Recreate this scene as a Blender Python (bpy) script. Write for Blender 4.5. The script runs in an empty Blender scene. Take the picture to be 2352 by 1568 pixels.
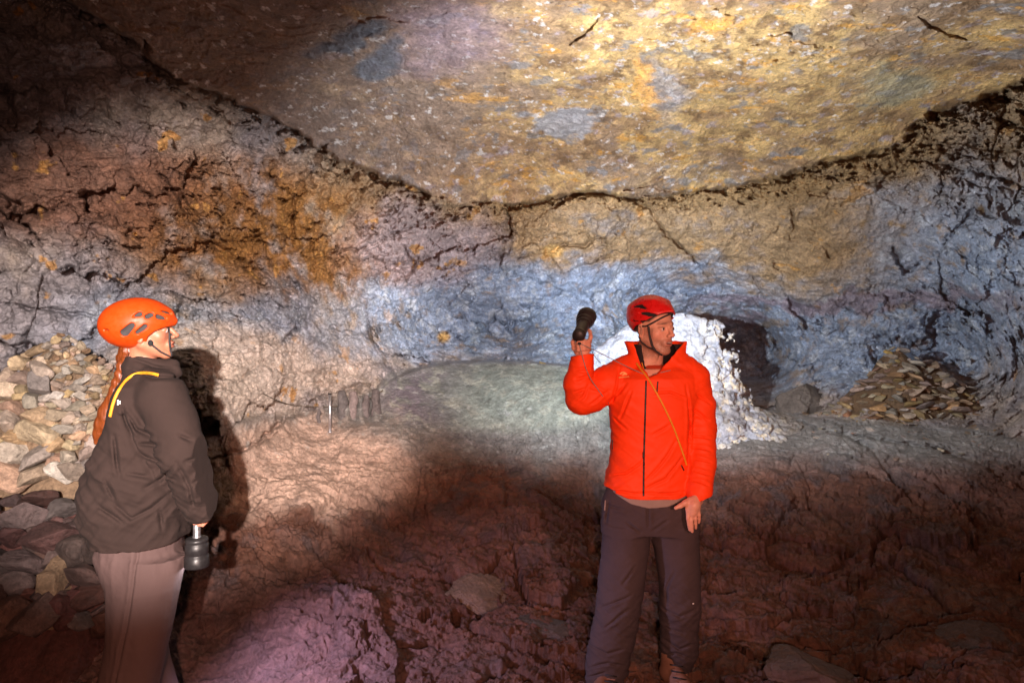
import bpy, math, random
import numpy as np
from mathutils import Vector, Matrix
from mathutils.bvhtree import BVHTree

random.seed(7)
rng = np.random.default_rng(7)
scene = bpy.context.scene
COL = scene.collection

# ---------------------------------------------------------------- camera
F = 1568.0                      # focal length in units of a 2352-unit wide picture (24 mm on 36 mm)
CU, HV, CZ = 1176.0, 735.0, 1.70
cam_d = bpy.data.cameras.new("camera")
cam_d.lens = 24.0
cam_d.sensor_width = 36.0
cam_d.shift_y = -49.0 / 2352.0
cam_d.clip_start = 0.05
cam_d.clip_end = 200.0
cam = bpy.data.objects.new("camera", cam_d)
cam.location = (0, 0, CZ)
cam.rotation_euler = (math.radians(90), 0, 0)
COL.objects.link(cam)
scene.camera = cam

def P(u, v, Y):
    return Vector(((u - CU) / F * Y, Y, CZ - (v - HV) / F * Y))

# ---------------------------------------------------------------- world, lamps, exposure
world = bpy.data.worlds.new("World")
scene.world = world
world.use_nodes = True
wbg = world.node_tree.nodes["Background"]
wbg.inputs[0].default_value = (0.20, 0.13, 0.12, 1)
wbg.inputs[1].default_value = 0.004

def lamp(name, kind, loc, energy, color, target=None, angle=None, blend=0.5, size=0.03):
    l = bpy.data.lights.new(name, kind)
    l.energy = energy
    l.color = color
    if kind == 'SPOT':
        l.spot_size = math.radians(angle)
        l.spot_blend = blend
    l.shadow_soft_size = size
    o = bpy.data.objects.new(name, l)
    o.location = loc
    if target is not None:
        o.rotation_euler = (Vector(target) - Vector(loc)).to_track_quat('-Z', 'Y').to_euler()
    COL.objects.link(o)
    return o

# the guide's torch (cold white), pointing away from the camera: a wide spill and a hot core
TORCH = P(1354, 716, 3.36)
lamp("torch_spill", 'SPOT', TORCH, 570, (0.86, 0.91, 0.97), tuple(np.array(TORCH) + np.array([0.75, 2.0, 1.0])), 138, 0.55, 0.02)
lamp("torch_core", 'SPOT', TORCH, 680, (0.72, 0.84, 1.0), P(1500, 640, 7.3), 50, 1.0, 0.02)
# hand torches of two visitors standing at the camera, then an added fill
lamp("visitor_torch", 'SPOT', (0.28, -2.0, 2.42), 4300, (1.0, 0.88, 0.82), P(480, 780, 4.6), 29, 0.55, 0.035)
lamp("visitor_headlamp", 'SPOT', (0.95, -0.45, 1.80), 330, (1.0, 0.47, 0.36), P(1440, 860, 3.3), 50, 0.9, 0.04)
lamp("low_fill", 'SPOT', (0.05, -0.60, 1.72), 330, (1.0, 0.49, 0.34), P(1200, 1350, 3.2), 122, 1.0, 0.04)  # added warm fill that lifts the floor and legs, not a carried lamp
# the torch in the woman's hand, pointing at the floor
WTORCH = P(456, 1312, 2.71)
lamp("low_torch", 'SPOT', WTORCH, 85, (0.80, 0.66, 1.0), P(900, 1700, 2.95), 125, 0.6, 0.02)

scene.view_settings.view_transform = 'Standard'
scene.view_settings.look = 'None'
scene.view_settings.exposure = 0.0
scene.view_settings.gamma = 1.0
scene.cycles.max_bounces = 5
scene.cycles.use_denoising = True
scene.cycles.sample_clamp_indirect = 3.0

# ---------------------------------------------------------------- noise
_perm = np.random.default_rng(11).permutation(256).astype(np.int32)
_perm = np.concatenate([_perm, _perm])
_g = np.random.default_rng(5).normal(size=(256, 3)).astype(np.float32)
_g /= np.linalg.norm(_g, axis=1)[:, None]
_g *= 1.5

def perlin(p, scale=1.0, off=0.0):
    """p (N,3) -> about -1..1; scale may be a number or a triple (cycles per metre)"""
    q = p.astype(np.float32) * np.asarray(scale, np.float32) + np.float32(off) * np.array([1.0, 1.7, 2.3], np.float32) + 100.0
    i = np.floor(q).astype(np.int32)
    f = q - i
    i &= 255
    w = f * f * f * (f * (f * 6 - 15) + 10)
    out = np.zeros(len(p), np.float32)
    for dx in (0, 1):
        ax = _perm[(i[:, 0] + dx) & 255]
        wx = w[:, 0] if dx else 1 - w[:, 0]
        for dy in (0, 1):
            ay = _perm[(ax + i[:, 1] + dy) & 255]
            wy = w[:, 1] if dy else 1 - w[:, 1]
            for dz in (0, 1):
                g = _g[_perm[(ay + i[:, 2] + dz) & 255]]
                wz = w[:, 2] if dz else 1 - w[:, 2]
                d = g[:, 0] * (f[:, 0] - dx) + g[:, 1] * (f[:, 1] - dy) + g[:, 2] * (f[:, 2] - dz)
                out += wx * wy * wz * d
    return out

def fbm(p, scale, octs=4, off=0.0, gain=0.5, ridged=False):
    s = np.zeros(len(p), np.float32); a = 1.0; t = 0.0
    sc = np.asarray(scale, np.float32)
    for o in range(octs):
        n = perlin(p, sc, off + 13.7 * o)
        s += a * ((1 - 2 * np.abs(n)) if ridged else n)
        t += a; a *= gain; sc = sc * 2.03
    return s / t

def worley(p, scale, off=0.0, jitter=0.9):
    """F1, F2, a random value of the nearest cell and the height of a randomly tilted facet in it"""
    q = p.astype(np.float32) * np.asarray(scale, np.float32) + np.float32(off) + 100.0
    i = np.floor(q).astype(np.int32)
    f1 = np.full(len(p), 9.0, np.float32); f2 = f1.copy(); idn = np.zeros(len(p), np.float32); fac = np.zeros(len(p), np.float32)
    tilt = np.random.default_rng(9).normal(size=(256, 3)).astype(np.float32)
    rt = np.random.default_rng(3).random((256, 4)).astype(np.float32)
    for dx in (-1, 0, 1):
        for dy in (-1, 0, 1):
            for dz in (-1, 0, 1):
                c = i + np.array([dx, dy, dz], np.int32)
                h = _perm[(_perm[(_perm[c[:, 0] & 255] + c[:, 1]) & 255] + c[:, 2]) & 255]
                r = rt[h]
                d = c + 0.5 + (r[:, :3] - 0.5) * jitter - q
                dd = np.sqrt((d * d).sum(1))
                nearer = dd < f1
                f2 = np.where(nearer, f1, np.minimum(f2, dd))
                idn = np.where(nearer, r[:, 3], idn)
                fac = np.where(nearer, (d * tilt[h]).sum(1), fac)
                f1 = np.where(nearer, dd, f1)
    return f1, f2, idn, fac

def sstep(a, b, x):
    t = np.clip((x - a) / (b - a), 0, 1)
    return t * t * (3 - 2 * t)

# ---------------------------------------------------------------- object helpers
def link_mesh(name, verts, faces, mat, parent=None, smooth=True, col=None):
    verts = np.asarray(verts, np.float32); faces = np.asarray(faces, np.int32)
    me = bpy.data.meshes.new(name)
    n, k = faces.shape
    me.vertices.add(len(verts)); me.vertices.foreach_set("co", verts.ravel())
    me.loops.add(n * k); me.loops.foreach_set("vertex_index", faces.ravel())
    me.polygons.add(n); me.polygons.foreach_set("loop_start", np.arange(0, n * k, k, dtype=np.int32))
    me.polygons.foreach_set("use_smooth", np.full(n, smooth, bool))
    if col is not None:
        a = me.color_attributes.new("Col", 'FLOAT_COLOR', 'POINT')
        c = np.ones((len(verts), 4), np.float32); c[:, :3] = col
        a.data.foreach_set("color", c.ravel())
    me.update(calc_edges=True)
    me.validate()
    if mat: me.materials.append(mat)
    o = bpy.data.objects.new(name, me)
    COL.objects.link(o)
    if parent is not None: o.parent = parent
    return o

def tag(o, label=None, cat=None, group=None, kind=None):
    if label: o["label"] = label
    if cat: o["category"] = cat
    if group: o["group"] = group
    if kind: o["kind"] = kind
    return o

def empty(name, label, cat, loc=(0, 0, 0), group=None):
    o = bpy.data.objects.new(name, None)
    o.empty_display_size = 0.1
    COL.objects.link(o)
    o.location = loc
    return tag(o, label, cat, group)

def attach(o, parent):
    """parent o (built in world space) to an empty placed by translation only"""
    o.parent = parent
    o.matrix_parent_inverse = Matrix.Translation(parent.location).inverted()
    return o

class NT:
    def __init__(s, name):
        s.m = bpy.data.materials.new(name); s.m.use_nodes = True
        s.t = s.m.node_tree; s.n = s.t.nodes; s.b = s.n["Principled BSDF"]
    def add(s, typ, **kw):
        n = s.n.new(typ)
        for k, v in kw.items():
            if k in n.inputs: n.inputs[k].default_value = v
            else: setattr(n, k, v)
        return n
    def l(s, a, b): s.t.links.new(a, b)
    def noise(s, scale, detail=6, rough=0.6, vec=None, dist=0.0):
        n = s.add('ShaderNodeTexNoise'); n.inputs['Scale'].default_value = scale
        n.inputs['Detail'].default_value = detail; n.inputs['Roughness'].default_value = rough
        n.inputs['Distortion'].default_value = dist
        if vec is not None: s.l(vec, n.inputs['Vector'])
        return n.outputs[0]
    def mixc(s, fac, a, b, mode='MIX'):
        n = s.add('ShaderNodeMix'); n.data_type = 'RGBA'; n.blend_type = mode
        for sock, val in ((n.inputs[0], fac), (n.inputs[6], a), (n.inputs[7], b)):
            if isinstance(val, bpy.types.NodeSocket): s.l(val, sock)
            elif isinstance(val, (int, float)): sock.default_value = val
            else: sock.default_value = (*val, 1)
        return n.outputs[2]
    def ramp(s, fac, stops):
        n = s.add('ShaderNodeValToRGB'); cr = n.color_ramp
        while len(cr.elements) < len(stops): cr.elements.new(0.5)
        for e, (p_, c) in zip(cr.elements, stops):
            e.position = p_; e.color = (c, c, c, 1) if isinstance(c, (int, float)) else (*c, 1)
        s.l(fac, n.inputs[0]); return n.outputs[0]
    def bump(s, h, strength, dist, normal=None):
        n = s.add('ShaderNodeBump'); n.inputs['Strength'].default_value = strength
        n.inputs['Distance'].default_value = dist; s.l(h, n.inputs['Height'])
        if normal is not None: s.l(normal, n.inputs['Normal'])
        return n.outputs[0]
    def math(s, op, a, b=0.0):
        n = s.add('ShaderNodeMath'); n.operation = op
        for sock, val in ((n.inputs[0], a), (n.inputs[1], b)):
            if isinstance(val, bpy.types.NodeSocket): s.l(val, sock)
            else: sock.default_value = val
        return n.outputs[0]

# ---------------------------------------------------------------- rock materials
def rock_material(name, use_col=True, base=(0.3, 0.25, 0.2), rough=0.62, spread=0.0, bump=1.0, fleck=0.5):
    s = NT(name)
    g = s.add('ShaderNodeNewGeometry').outputs['Position']
    if use_col:
        a = s.add('ShaderNodeVertexColor'); a.layer_name = "Col"; col = a.outputs[0]
    else:
        oi = s.add('ShaderNodeObjectInfo')
        hs = s.add('ShaderNodeHueSaturation'); hs.inputs['Color'].default_value = (*base, 1)
        r = oi.outputs['Random']
        s.l(s.math('ADD', s.math('MULTIPLY', r, 0.05 * spread), 0.5 - 0.025 * spread), hs.inputs['Hue'])
        r2 = s.math('FRACT', s.math('MULTIPLY', r, 7.31))
        s.l(s.math('ADD', s.math('MULTIPLY', r2, 0.8), 0.55), hs.inputs['Value'])
        r3 = s.math('FRACT', s.math('MULTIPLY', r, 17.7))
        s.l(s.math('ADD', s.math('MULTIPLY', r3, 0.9), 0.35), hs.inputs['Saturation'])
        col = hs.outputs[0]
    n1 = s.noise(9, 8, 0.68, g, 0.4)
    n2 = s.noise(42, 8, 0.72, g, 0.3)
    n3 = s.noise(160, 5, 0.7, g)
    col = s.mixc(1.0, col, s.ramp(n1, [(0.25, 0.52), (0.5, 0.95), (0.75, 1.5)]), 'MULTIPLY')
    col = s.mixc(1.0, col, s.ramp(n2, [(0.3, 0.62), (0.5, 1.0), (0.72, 1.45)]), 'MULTIPLY')
    fl = s.ramp(n3, [(0.66, 0.0), (0.74, 1.0)])
    col = s.mixc(s.math('MULTIPLY', fl, fleck), col, (0.62, 0.60, 0.58))
    s.l(col, s.b.inputs['Base Color'])
    s.l(s.ramp(n2, [(0.3, rough - 0.22), (0.7, rough + 0.15)]), s.b.inputs['Roughness'])
    s.b.inputs['Specular IOR Level'].default_value = 0.45
    vo = s.add('ShaderNodeTexVoronoi'); vo.inputs['Scale'].default_value = 26; vo.inputs['Randomness'].default_value = 1.0
    nv = s.add('ShaderNodeTexNoise'); nv.inputs['Scale'].default_value = 14; nv.inputs['Detail'].default_value = 4; s.l(g, nv.inputs['Vector'])
    va = s.add('ShaderNodeVectorMath'); va.operation = 'MULTIPLY_ADD'; s.l(nv.outputs[1], va.inputs[0]); va.inputs[1].default_value = (.09, .09, .09); s.l(g, va.inputs[2])
    s.l(va.outputs[0], vo.inputs['Vector'])
    nn = s.bump(n1, 0.4 * bump, 0.05)
    nn = s.bump(s.math('MULTIPLY', vo.outputs['Distance'], -1.0), 0.45 * bump, 0.02, nn)
    nn = s.bump(n2, 0.9 * bump, 0.022, nn)
    nn = s.bump(n3, 0.6 * bump, 0.006, nn)
    s.l(nn, s.b.inputs['Normal'])
    return s.m

M_cave = rock_material("cave rock")

# ---------------------------------------------------------------- the cave as one sheet of rock around the camera
CTRL = """
1176 0 4.0;1176 200 5.1;1176 330 5.95;1176 425 6.5;900 0 4.0;1450 0 3.95;1700 0 3.9;1900 200 4.8;1600 300 5.6;1650 405 6.35
2100 280 5.4;2352 185 4.7;2352 0 3.6;2100 0 3.7;1450 200 5.05;900 200 5.1;900 410 6.1;600 0 4.0;300 100 4.3;0 0 4.1
600 270 5.2;750 340 5.7;450 150 4.6;0 250 4.35;300 280 4.7
1176 500 6.6;1176 600 6.9;1176 700 7.3;1400 700 7.4;1400 560 6.9;1000 650 6.95;1000 500 6.4;700 600 5.9;500 500 5.25;300 450 4.85
0 450 4.4;0 650 4.3;300 650 4.8;500 750 4.95;600 850 4.85;550 930 4.7;700 800 5.5;850 750 6.4;850 850 6.0;1650 550 6.9;1900 580 6.6
2150 550 6.1;2352 400 5.2;2352 500 5.2;2352 750 5.4;2100 800 6.9;2250 850 6.6;1900 800 7.1;1850 720 7.2;1700 750 8.2;1760 850 8.0;1500 780 7.9;1600 900 7.6;1176 780 7.4
1000 790 7.0;0 800 4.3;200 850 4.5;400 900 4.3
1000 850 6.35;1176 832 6.4;1400 850 6.3;1176 900 6.0;1000 920 5.9;1400 920 5.95;930 930 5.8;1176 970 5.75;1400 980 5.7
1176 1050 5.4;1176 1100 5.15;1176 1200 4.75;1176 1300 4.4;1176 1400 3.9;1176 1568 3.15;1450 1050 5.5;1450 1200 4.95;1450 1400 3.95;1450 1568 3.15
1700 1000 5.9;1900 992 5.75;2100 992 5.6;2250 992 5.45;2352 1000 5.2;2352 1100 4.9;2352 1300 4.1;2352 1568 3.05;1900 1200 4.9;1900 1400 3.85;1900 1568 3.15;2150 1150 4.75;1900 1100 5.2
700 970 5.4;600 1050 4.8;880 985 5.4;920 1060 5.1;700 1150 4.4;500 1250 4.0;700 1300 4.0;900 1250 4.5;500 1400 3.6;700 1420 3.55;600 1568 3.1;900 1568 3.1
900 1400 3.75;300 1568 3.05;0 1568 2.9;0 1400 3.4;0 1150 3.95;200 1150 4.1;250 1400 3.5;0 1080 4.05;200 1050 4.25;0 950 4.15
-500 700 3.4;-500 0 3.5;-500 1500 2.7;2850 700 4.3;2850 0 2.8;2850 1500 2.9;1176 -400 3.0;300 -400 3.1;2050 -400 2.8;1176 2000 2.1;400 2000 2.12;2050 2000 2.1
-500 2200 1.9;2850 2200 1.9;-500 -500 2.6;2850 -500 2.2
"""
cp = np.array([[float(t) for t in e.split()] for l in CTRL.strip().splitlines() for e in l.split(';')], np.float64)
def tps_fit(c):
    X = c[:, :2] / 1000.0; y = 1.0 / c[:, 2]
    d = np.linalg.norm(X[:, None] - X[None], axis=2)
    K = np.where(d > 0, d * d * np.log(d + 1e-12), 0) + np.eye(len(X)) * 0.002
    Pm = np.hstack([np.ones((len(X), 1)), X])
    A = np.block([[K, Pm], [Pm.T, np.zeros((3, 3))]])
    return X, np.linalg.solve(A, np.concatenate([y, np.zeros(3)]))
TX, TW = tps_fit(cp)
def base_depth(u, v):
    x = (u / 1000.0).astype(np.float32); y = (v / 1000.0).astype(np.float32)
    s = (TW[-3] + TW[-2] * x + TW[-1] * y).astype(np.float32)
    for (a, b), w in zip(TX, TW[:-3]):
        r2 = (x - np.float32(a)) ** 2 + (y - np.float32(b)) ** 2 + np.float32(1e-10)
        s += np.float32(0.5 * w) * r2 * np.log(r2)
    return 1.0 / np.clip(s, 0.11, 0.62)

def axis(lo, a, b, hi, fine, n):
    left = a - (a - lo) * (np.linspace(0, 1, n)[1:] ** 1.8)[::-1]
    right = b + (hi - b) * (np.linspace(0, 1, n)[1:] ** 1.8)
    return np.concatenate([left, np.arange(a, b + 0.1, fine), right])
STEP = 2.0
ug = axis(-900, -40, 2392, 3250, STEP, 60)
vg = axis(-800, -30, 1600, 2700, STEP, 60)
NU, NV = len(ug), len(vg)
U, V = np.meshgrid(ug, vg)
U = U.ravel().astype(np.float32); V = V.ravel().astype(np.float32)
D0 = base_depth(U, V).astype(np.float32)
X0 = np.stack([(U - CU) / F * D0, D0, CZ - (V - HV) / F * D0], 1).astype(np.float32)

# picture-plane warp so that traced lines get ragged
wu = fbm(X0, 1.6, 4, 3.0) ; wv = fbm(X0, 1.6, 4, 9.0)
wu2 = fbm(X0, 9, 3, 21.0); wv2 = fbm(X0, 9, 3, 27.0)
UW = U + 26 * wu + 9 * wu2
VW = V + 26 * wv + 9 * wv2

def poly_dist(pts, uu, vv):
    """distance to a polyline, arc parameter 0..1"""
    best = np.full(len(uu), 1e9, np.float32); par = np.zeros(len(uu), np.float32)
    n = len(pts) - 1
    for k in range(n):
        (a, b), (c, d) = pts[k][:2], pts[k + 1][:2]
        L = (c - a) ** 2 + (d - b) ** 2
        t = np.clip(((uu - a) * (c - a) + (vv - b) * (d - b)) / L, 0, 1)
        q = np.hypot(uu - a - t * (c - a), vv - b - t * (d - b))
        m = q < best
        best = np.where(m, q, best); par = np.where(m, (k + t) / n, par)
    return best, par

def line_v(pts, uu):
    p_ = np.array(pts, np.float32)
    return np.interp(uu, p_[:, 0], p_[:, 1]).astype(np.float32)

SEAM = [(-900, -500), (0, -60), (150, 0), (300, 95), (345, 155), (420, 195), (540, 240), (640, 285), (740, 340), (820, 385), (920, 425), (1040, 462), (1180, 470),
        (1260, 450), (1330, 440), (1500, 446), (1650, 438), (1740, 420), (1830, 400), (1960, 365), (2060, 328), (2110, 285), (2150, 262), (2240, 235), (2310, 218), (2352, 190), (2700, 60), (3250, -150)]
FLOORL = [(-900, 1180), (0, 1090), (230, 1090), (420, 1020), (560, 960), (700, 950), (860, 900), (900, 860), (1000, 832), (1176, 826), (1400, 845), (1560, 930), (1750, 935), (1880, 960), (2290, 990), (2352, 1010), (3250, 1200)]
seam_v = line_v(SEAM, UW)
sd = VW - seam_v                         # >0 below the ceiling seam
is_ceil = sd < 0
floor_v = line_v(FLOORL, U + 10 * wu)
fd = V + 16 * wv - floor_v                # >0 floor
mfl = sstep(-12, 12, fd)
mce = 1 - sstep(-8, 6, sd)
mwa = np.clip(1 - mfl - mce, 0, 1)

def blob(cu, cv, ru, rv, soft=0.35, warp=2.1):
    q = np.hypot((U + 45 * wu * warp + 14 * wu2 * warp - cu) / ru, (V + 45 * wv * warp + 14 * wv2 * warp - cv) / rv)
    return 1 - sstep(1 - soft, 1 + soft, q)

trough = blob(1150, 915, 290, 80, 0.25, 0.4)
R = np.zeros(len(U), np.float32)          # displacement away from the camera side, in metres

# large and middling undulation
big = fbm(X0, 0.75, 3, 1.0)
R += big * (0.16 * mwa + 0.14 * mce + 0.07 * mfl) * (1 - 0.8 * trough)
med = fbm(X0, (2.2, 2.2, 3.4), 5, 5.0, 0.55)
R += med * (0.10 * mwa + 0.055 * mce + 0.05 * mfl) * (1 - 0.85 * trough)
# broken blocks in the wall: tilted facets with steps and open joints between them
XW = X0 + 0.10 * np.stack([wu, wv, wu2 * .6], 1) + 0.045 * np.stack([wu2, wv2, wu2], 1)
rough_w = mwa * (1 - 0.75 * blob(1800, 570, 420, 130, .4)) + 0.25 * mfl * (1 - trough)
f1, f2, idc, fac = worley(XW, (1.9, 1.9, 3.0), 2.0)
edge = np.clip(f2 - f1, 0, 1)
dome = np.clip(f1, 0, 1) ** 2
R += (0.24 * (idc - 0.5) + 0.13 * np.clip(fac, -1, 1) + 0.13 * dome) * rough_w
jm = sstep(0.02, 0.38, fbm(X0, 1.5, 3, 31.0))
R += 0.20 * np.exp(-(edge / 0.030) ** 2) * jm * rough_w
g1, g2, idg, fag = worley(XW + 0.01 * np.stack([wv2, wu2, wv2], 1), (5.5, 5.5, 8.5), 7.0)
brk = 0.35 + 0.65 * sstep(-.15, .2, fbm(X0, 1.1, 2, 44))
R += (0.085 * (idg - 0.5) + 0.055 * np.clip(fag, -1, 1) + 0.05 * g1 * g1) * rough_w * brk
R += 0.08 * np.exp(-((g2 - g1) / 0.055) ** 2) * sstep(-.05, .2, fbm(X0, 2.5, 3, 47.0)) * rough_w
rot = np.clip(blob(480, 520, 330, 130, .5) + blob(2260, 350, 220, 130, .5) + .8 * blob(980, 560, 200, 90, .5) + .5 * blob(600, 720, 150, 90, .5), 0, 1)
k1, k2, idk, fak = worley(X0 + 0.04 * np.stack([wu2, wv2, wu2], 1), (13, 13, 17), 15.0)
R += rot * mwa * (0.035 * (idk - .5) + 0.025 * np.clip(fak, -1, 1) + 0.07 * np.exp(-((k2 - k1) / 0.09) ** 2) * sstep(-.1, .15, fbm(X0, 4, 3, 49.0)))
pits = sstep(.20, .30, fbm(X0 + .03 * np.stack([wu2, wv2, wu2], 1), (6, 6, 14), 4, 131.0, .6))
R += .16 * pits * mwa * np.clip(rot * .9 + .12, 0, 1)
# bedding: thin horizontal layers
bed = fbm(X0 + 0.12 * np.stack([wu, wv, wu], 1), (1.3, 1.3, 11), 4, 121.0, 0.6, ridged=True)
R += 0.045 * bed * mwa * (1 - .6 * blob(1800, 560, 420, 130, .4))
# ceiling: smooth, with scabs of stuck rock
scab = np.zeros_like(U)
for a in [(1265, 268, 78, 34), (1385, 128, 60, 42), (1520, 205, 42, 62), (1560, 90, 110, 26), (1290, 265, 50, 30), (850, 95, 90, 30), (1420, 245, 40, 40), (1780, 130, 120, 20), (1640, 40, 70, 40)]:
    scab = np.maximum(scab, blob(*a, 0.3))
f3 = fbm(X0, 11, 4, 51.0, 0.6)
R += mce * (-0.035 * scab + scab * 0.05 * f3)
R += mce * 0.022 * fbm(X0, (5, 3.5, 5), 4, 61.0, 0.6)
m_chip = fbm(X0, 1.8, 3, 321.0)
# chipped steps: terraces of broken layers
def terrace(n_, steps):
    t = n_ * steps; fl_ = np.floor(t); fr = t - fl_
    return (fl_ + sstep(.30, .62, fr)) / steps
tn = fbm(X0 + .05 * np.stack([wu2, wv2, wu2], 1), (1.5, 1.5, 3.6), 5, 301.0, .55)
R += (terrace(tn, 9.0) - tn * .4) * .34 * mwa * (1 - .5 * blob(1800, 560, 420, 130, .4))
tc = fbm(X0 + .05 * np.stack([wu2, wv2, wu2], 1), (1.6, 1.2, 1.6), 5, 311.0, .6)
R += (terrace(tc, 7.0) - tc * .6) * .13 * mce
R += (terrace(tn, 8.0) - tn * .6) * .13 * mfl * (1 - trough)
# fine grain everywhere
q1, q2, qi, qf_ = worley(X0 + 0.012 * np.stack([wu2, wv2, wu2], 1), (17, 17, 23), 19.0)
r1, r2, ri, rf_ = worley(X0, (39, 39, 48), 23.0)
chip = .30 * np.clip(qf_, -1, 1) + .45 * (qi - .5) + .20 * np.clip(rf_, -1, 1) + .25 * (ri - .5)
fine = .45 * fbm(X0, 15, 4, 71.0, 0.62) + chip * (.55 + .45 * sstep(-.2, .2, m_chip))
R += fine * (0.030 * mwa + 0.011 * mce + 0.016 * mfl) * (1 - 0.4 * trough)

# the seam between ceiling slab and wall: recess plus rotten, holed crust under it
crumb_w = np.interp(U, [0, 300, 500, 700, 1000, 1200, 1400, 1700, 2000, 2200, 2400], [10, 40, 70, 90, 75, 30, 25, 60, 75, 150, 190]).astype(np.float32)
cz = sstep(-4, 6, sd) * (1 - sstep(0.5, 1.3, sd / crumb_w))
hole_n = fbm(X0, (10, 10, 15), 4, 81.0, 0.65)
g3, g4, _, _ = worley(X0 + 0.03 * np.stack([wu2, wv2, wu2], 1), (11, 11, 17), 4.0)
gaps = np.clip((g4 - g3) / 0.35, 0, 1)
hole = cz * sstep(0.10, 0.22, hole_n - 0.10 * np.clip(sd / crumb_w, 0, 1) + 0.12 * (1 - sstep(0.0, 0.35, sd / crumb_w)))
R += cz * (0.04 - 0.05 * gaps) + 0.03 * cz * (1 - sstep(0, 0.5, sd / crumb_w)) + 0.26 * hole * (1 - 0.8 * gaps * (sd > 18))
open_amt = np.interp(U, [0, 330, 345, 420, 560, 730, 1000, 1060, 1300, 1330, 1600, 1660, 1800, 2060, 2400], [.1, .2, .5, .25, .5, .75, .75, .1, .2, .8, .3, .55, .8, 1, 1]).astype(np.float32)
vary = sstep(-0.25, 0.25, fbm(X0, 4.5, 3, 91.0))
seamw = 2.0 + 8.5 * open_amt * vary
R += 0.36 * open_amt * (0.08 + 0.92 * vary) * np.exp(-((sd - 2) / seamw) ** 2)

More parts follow.
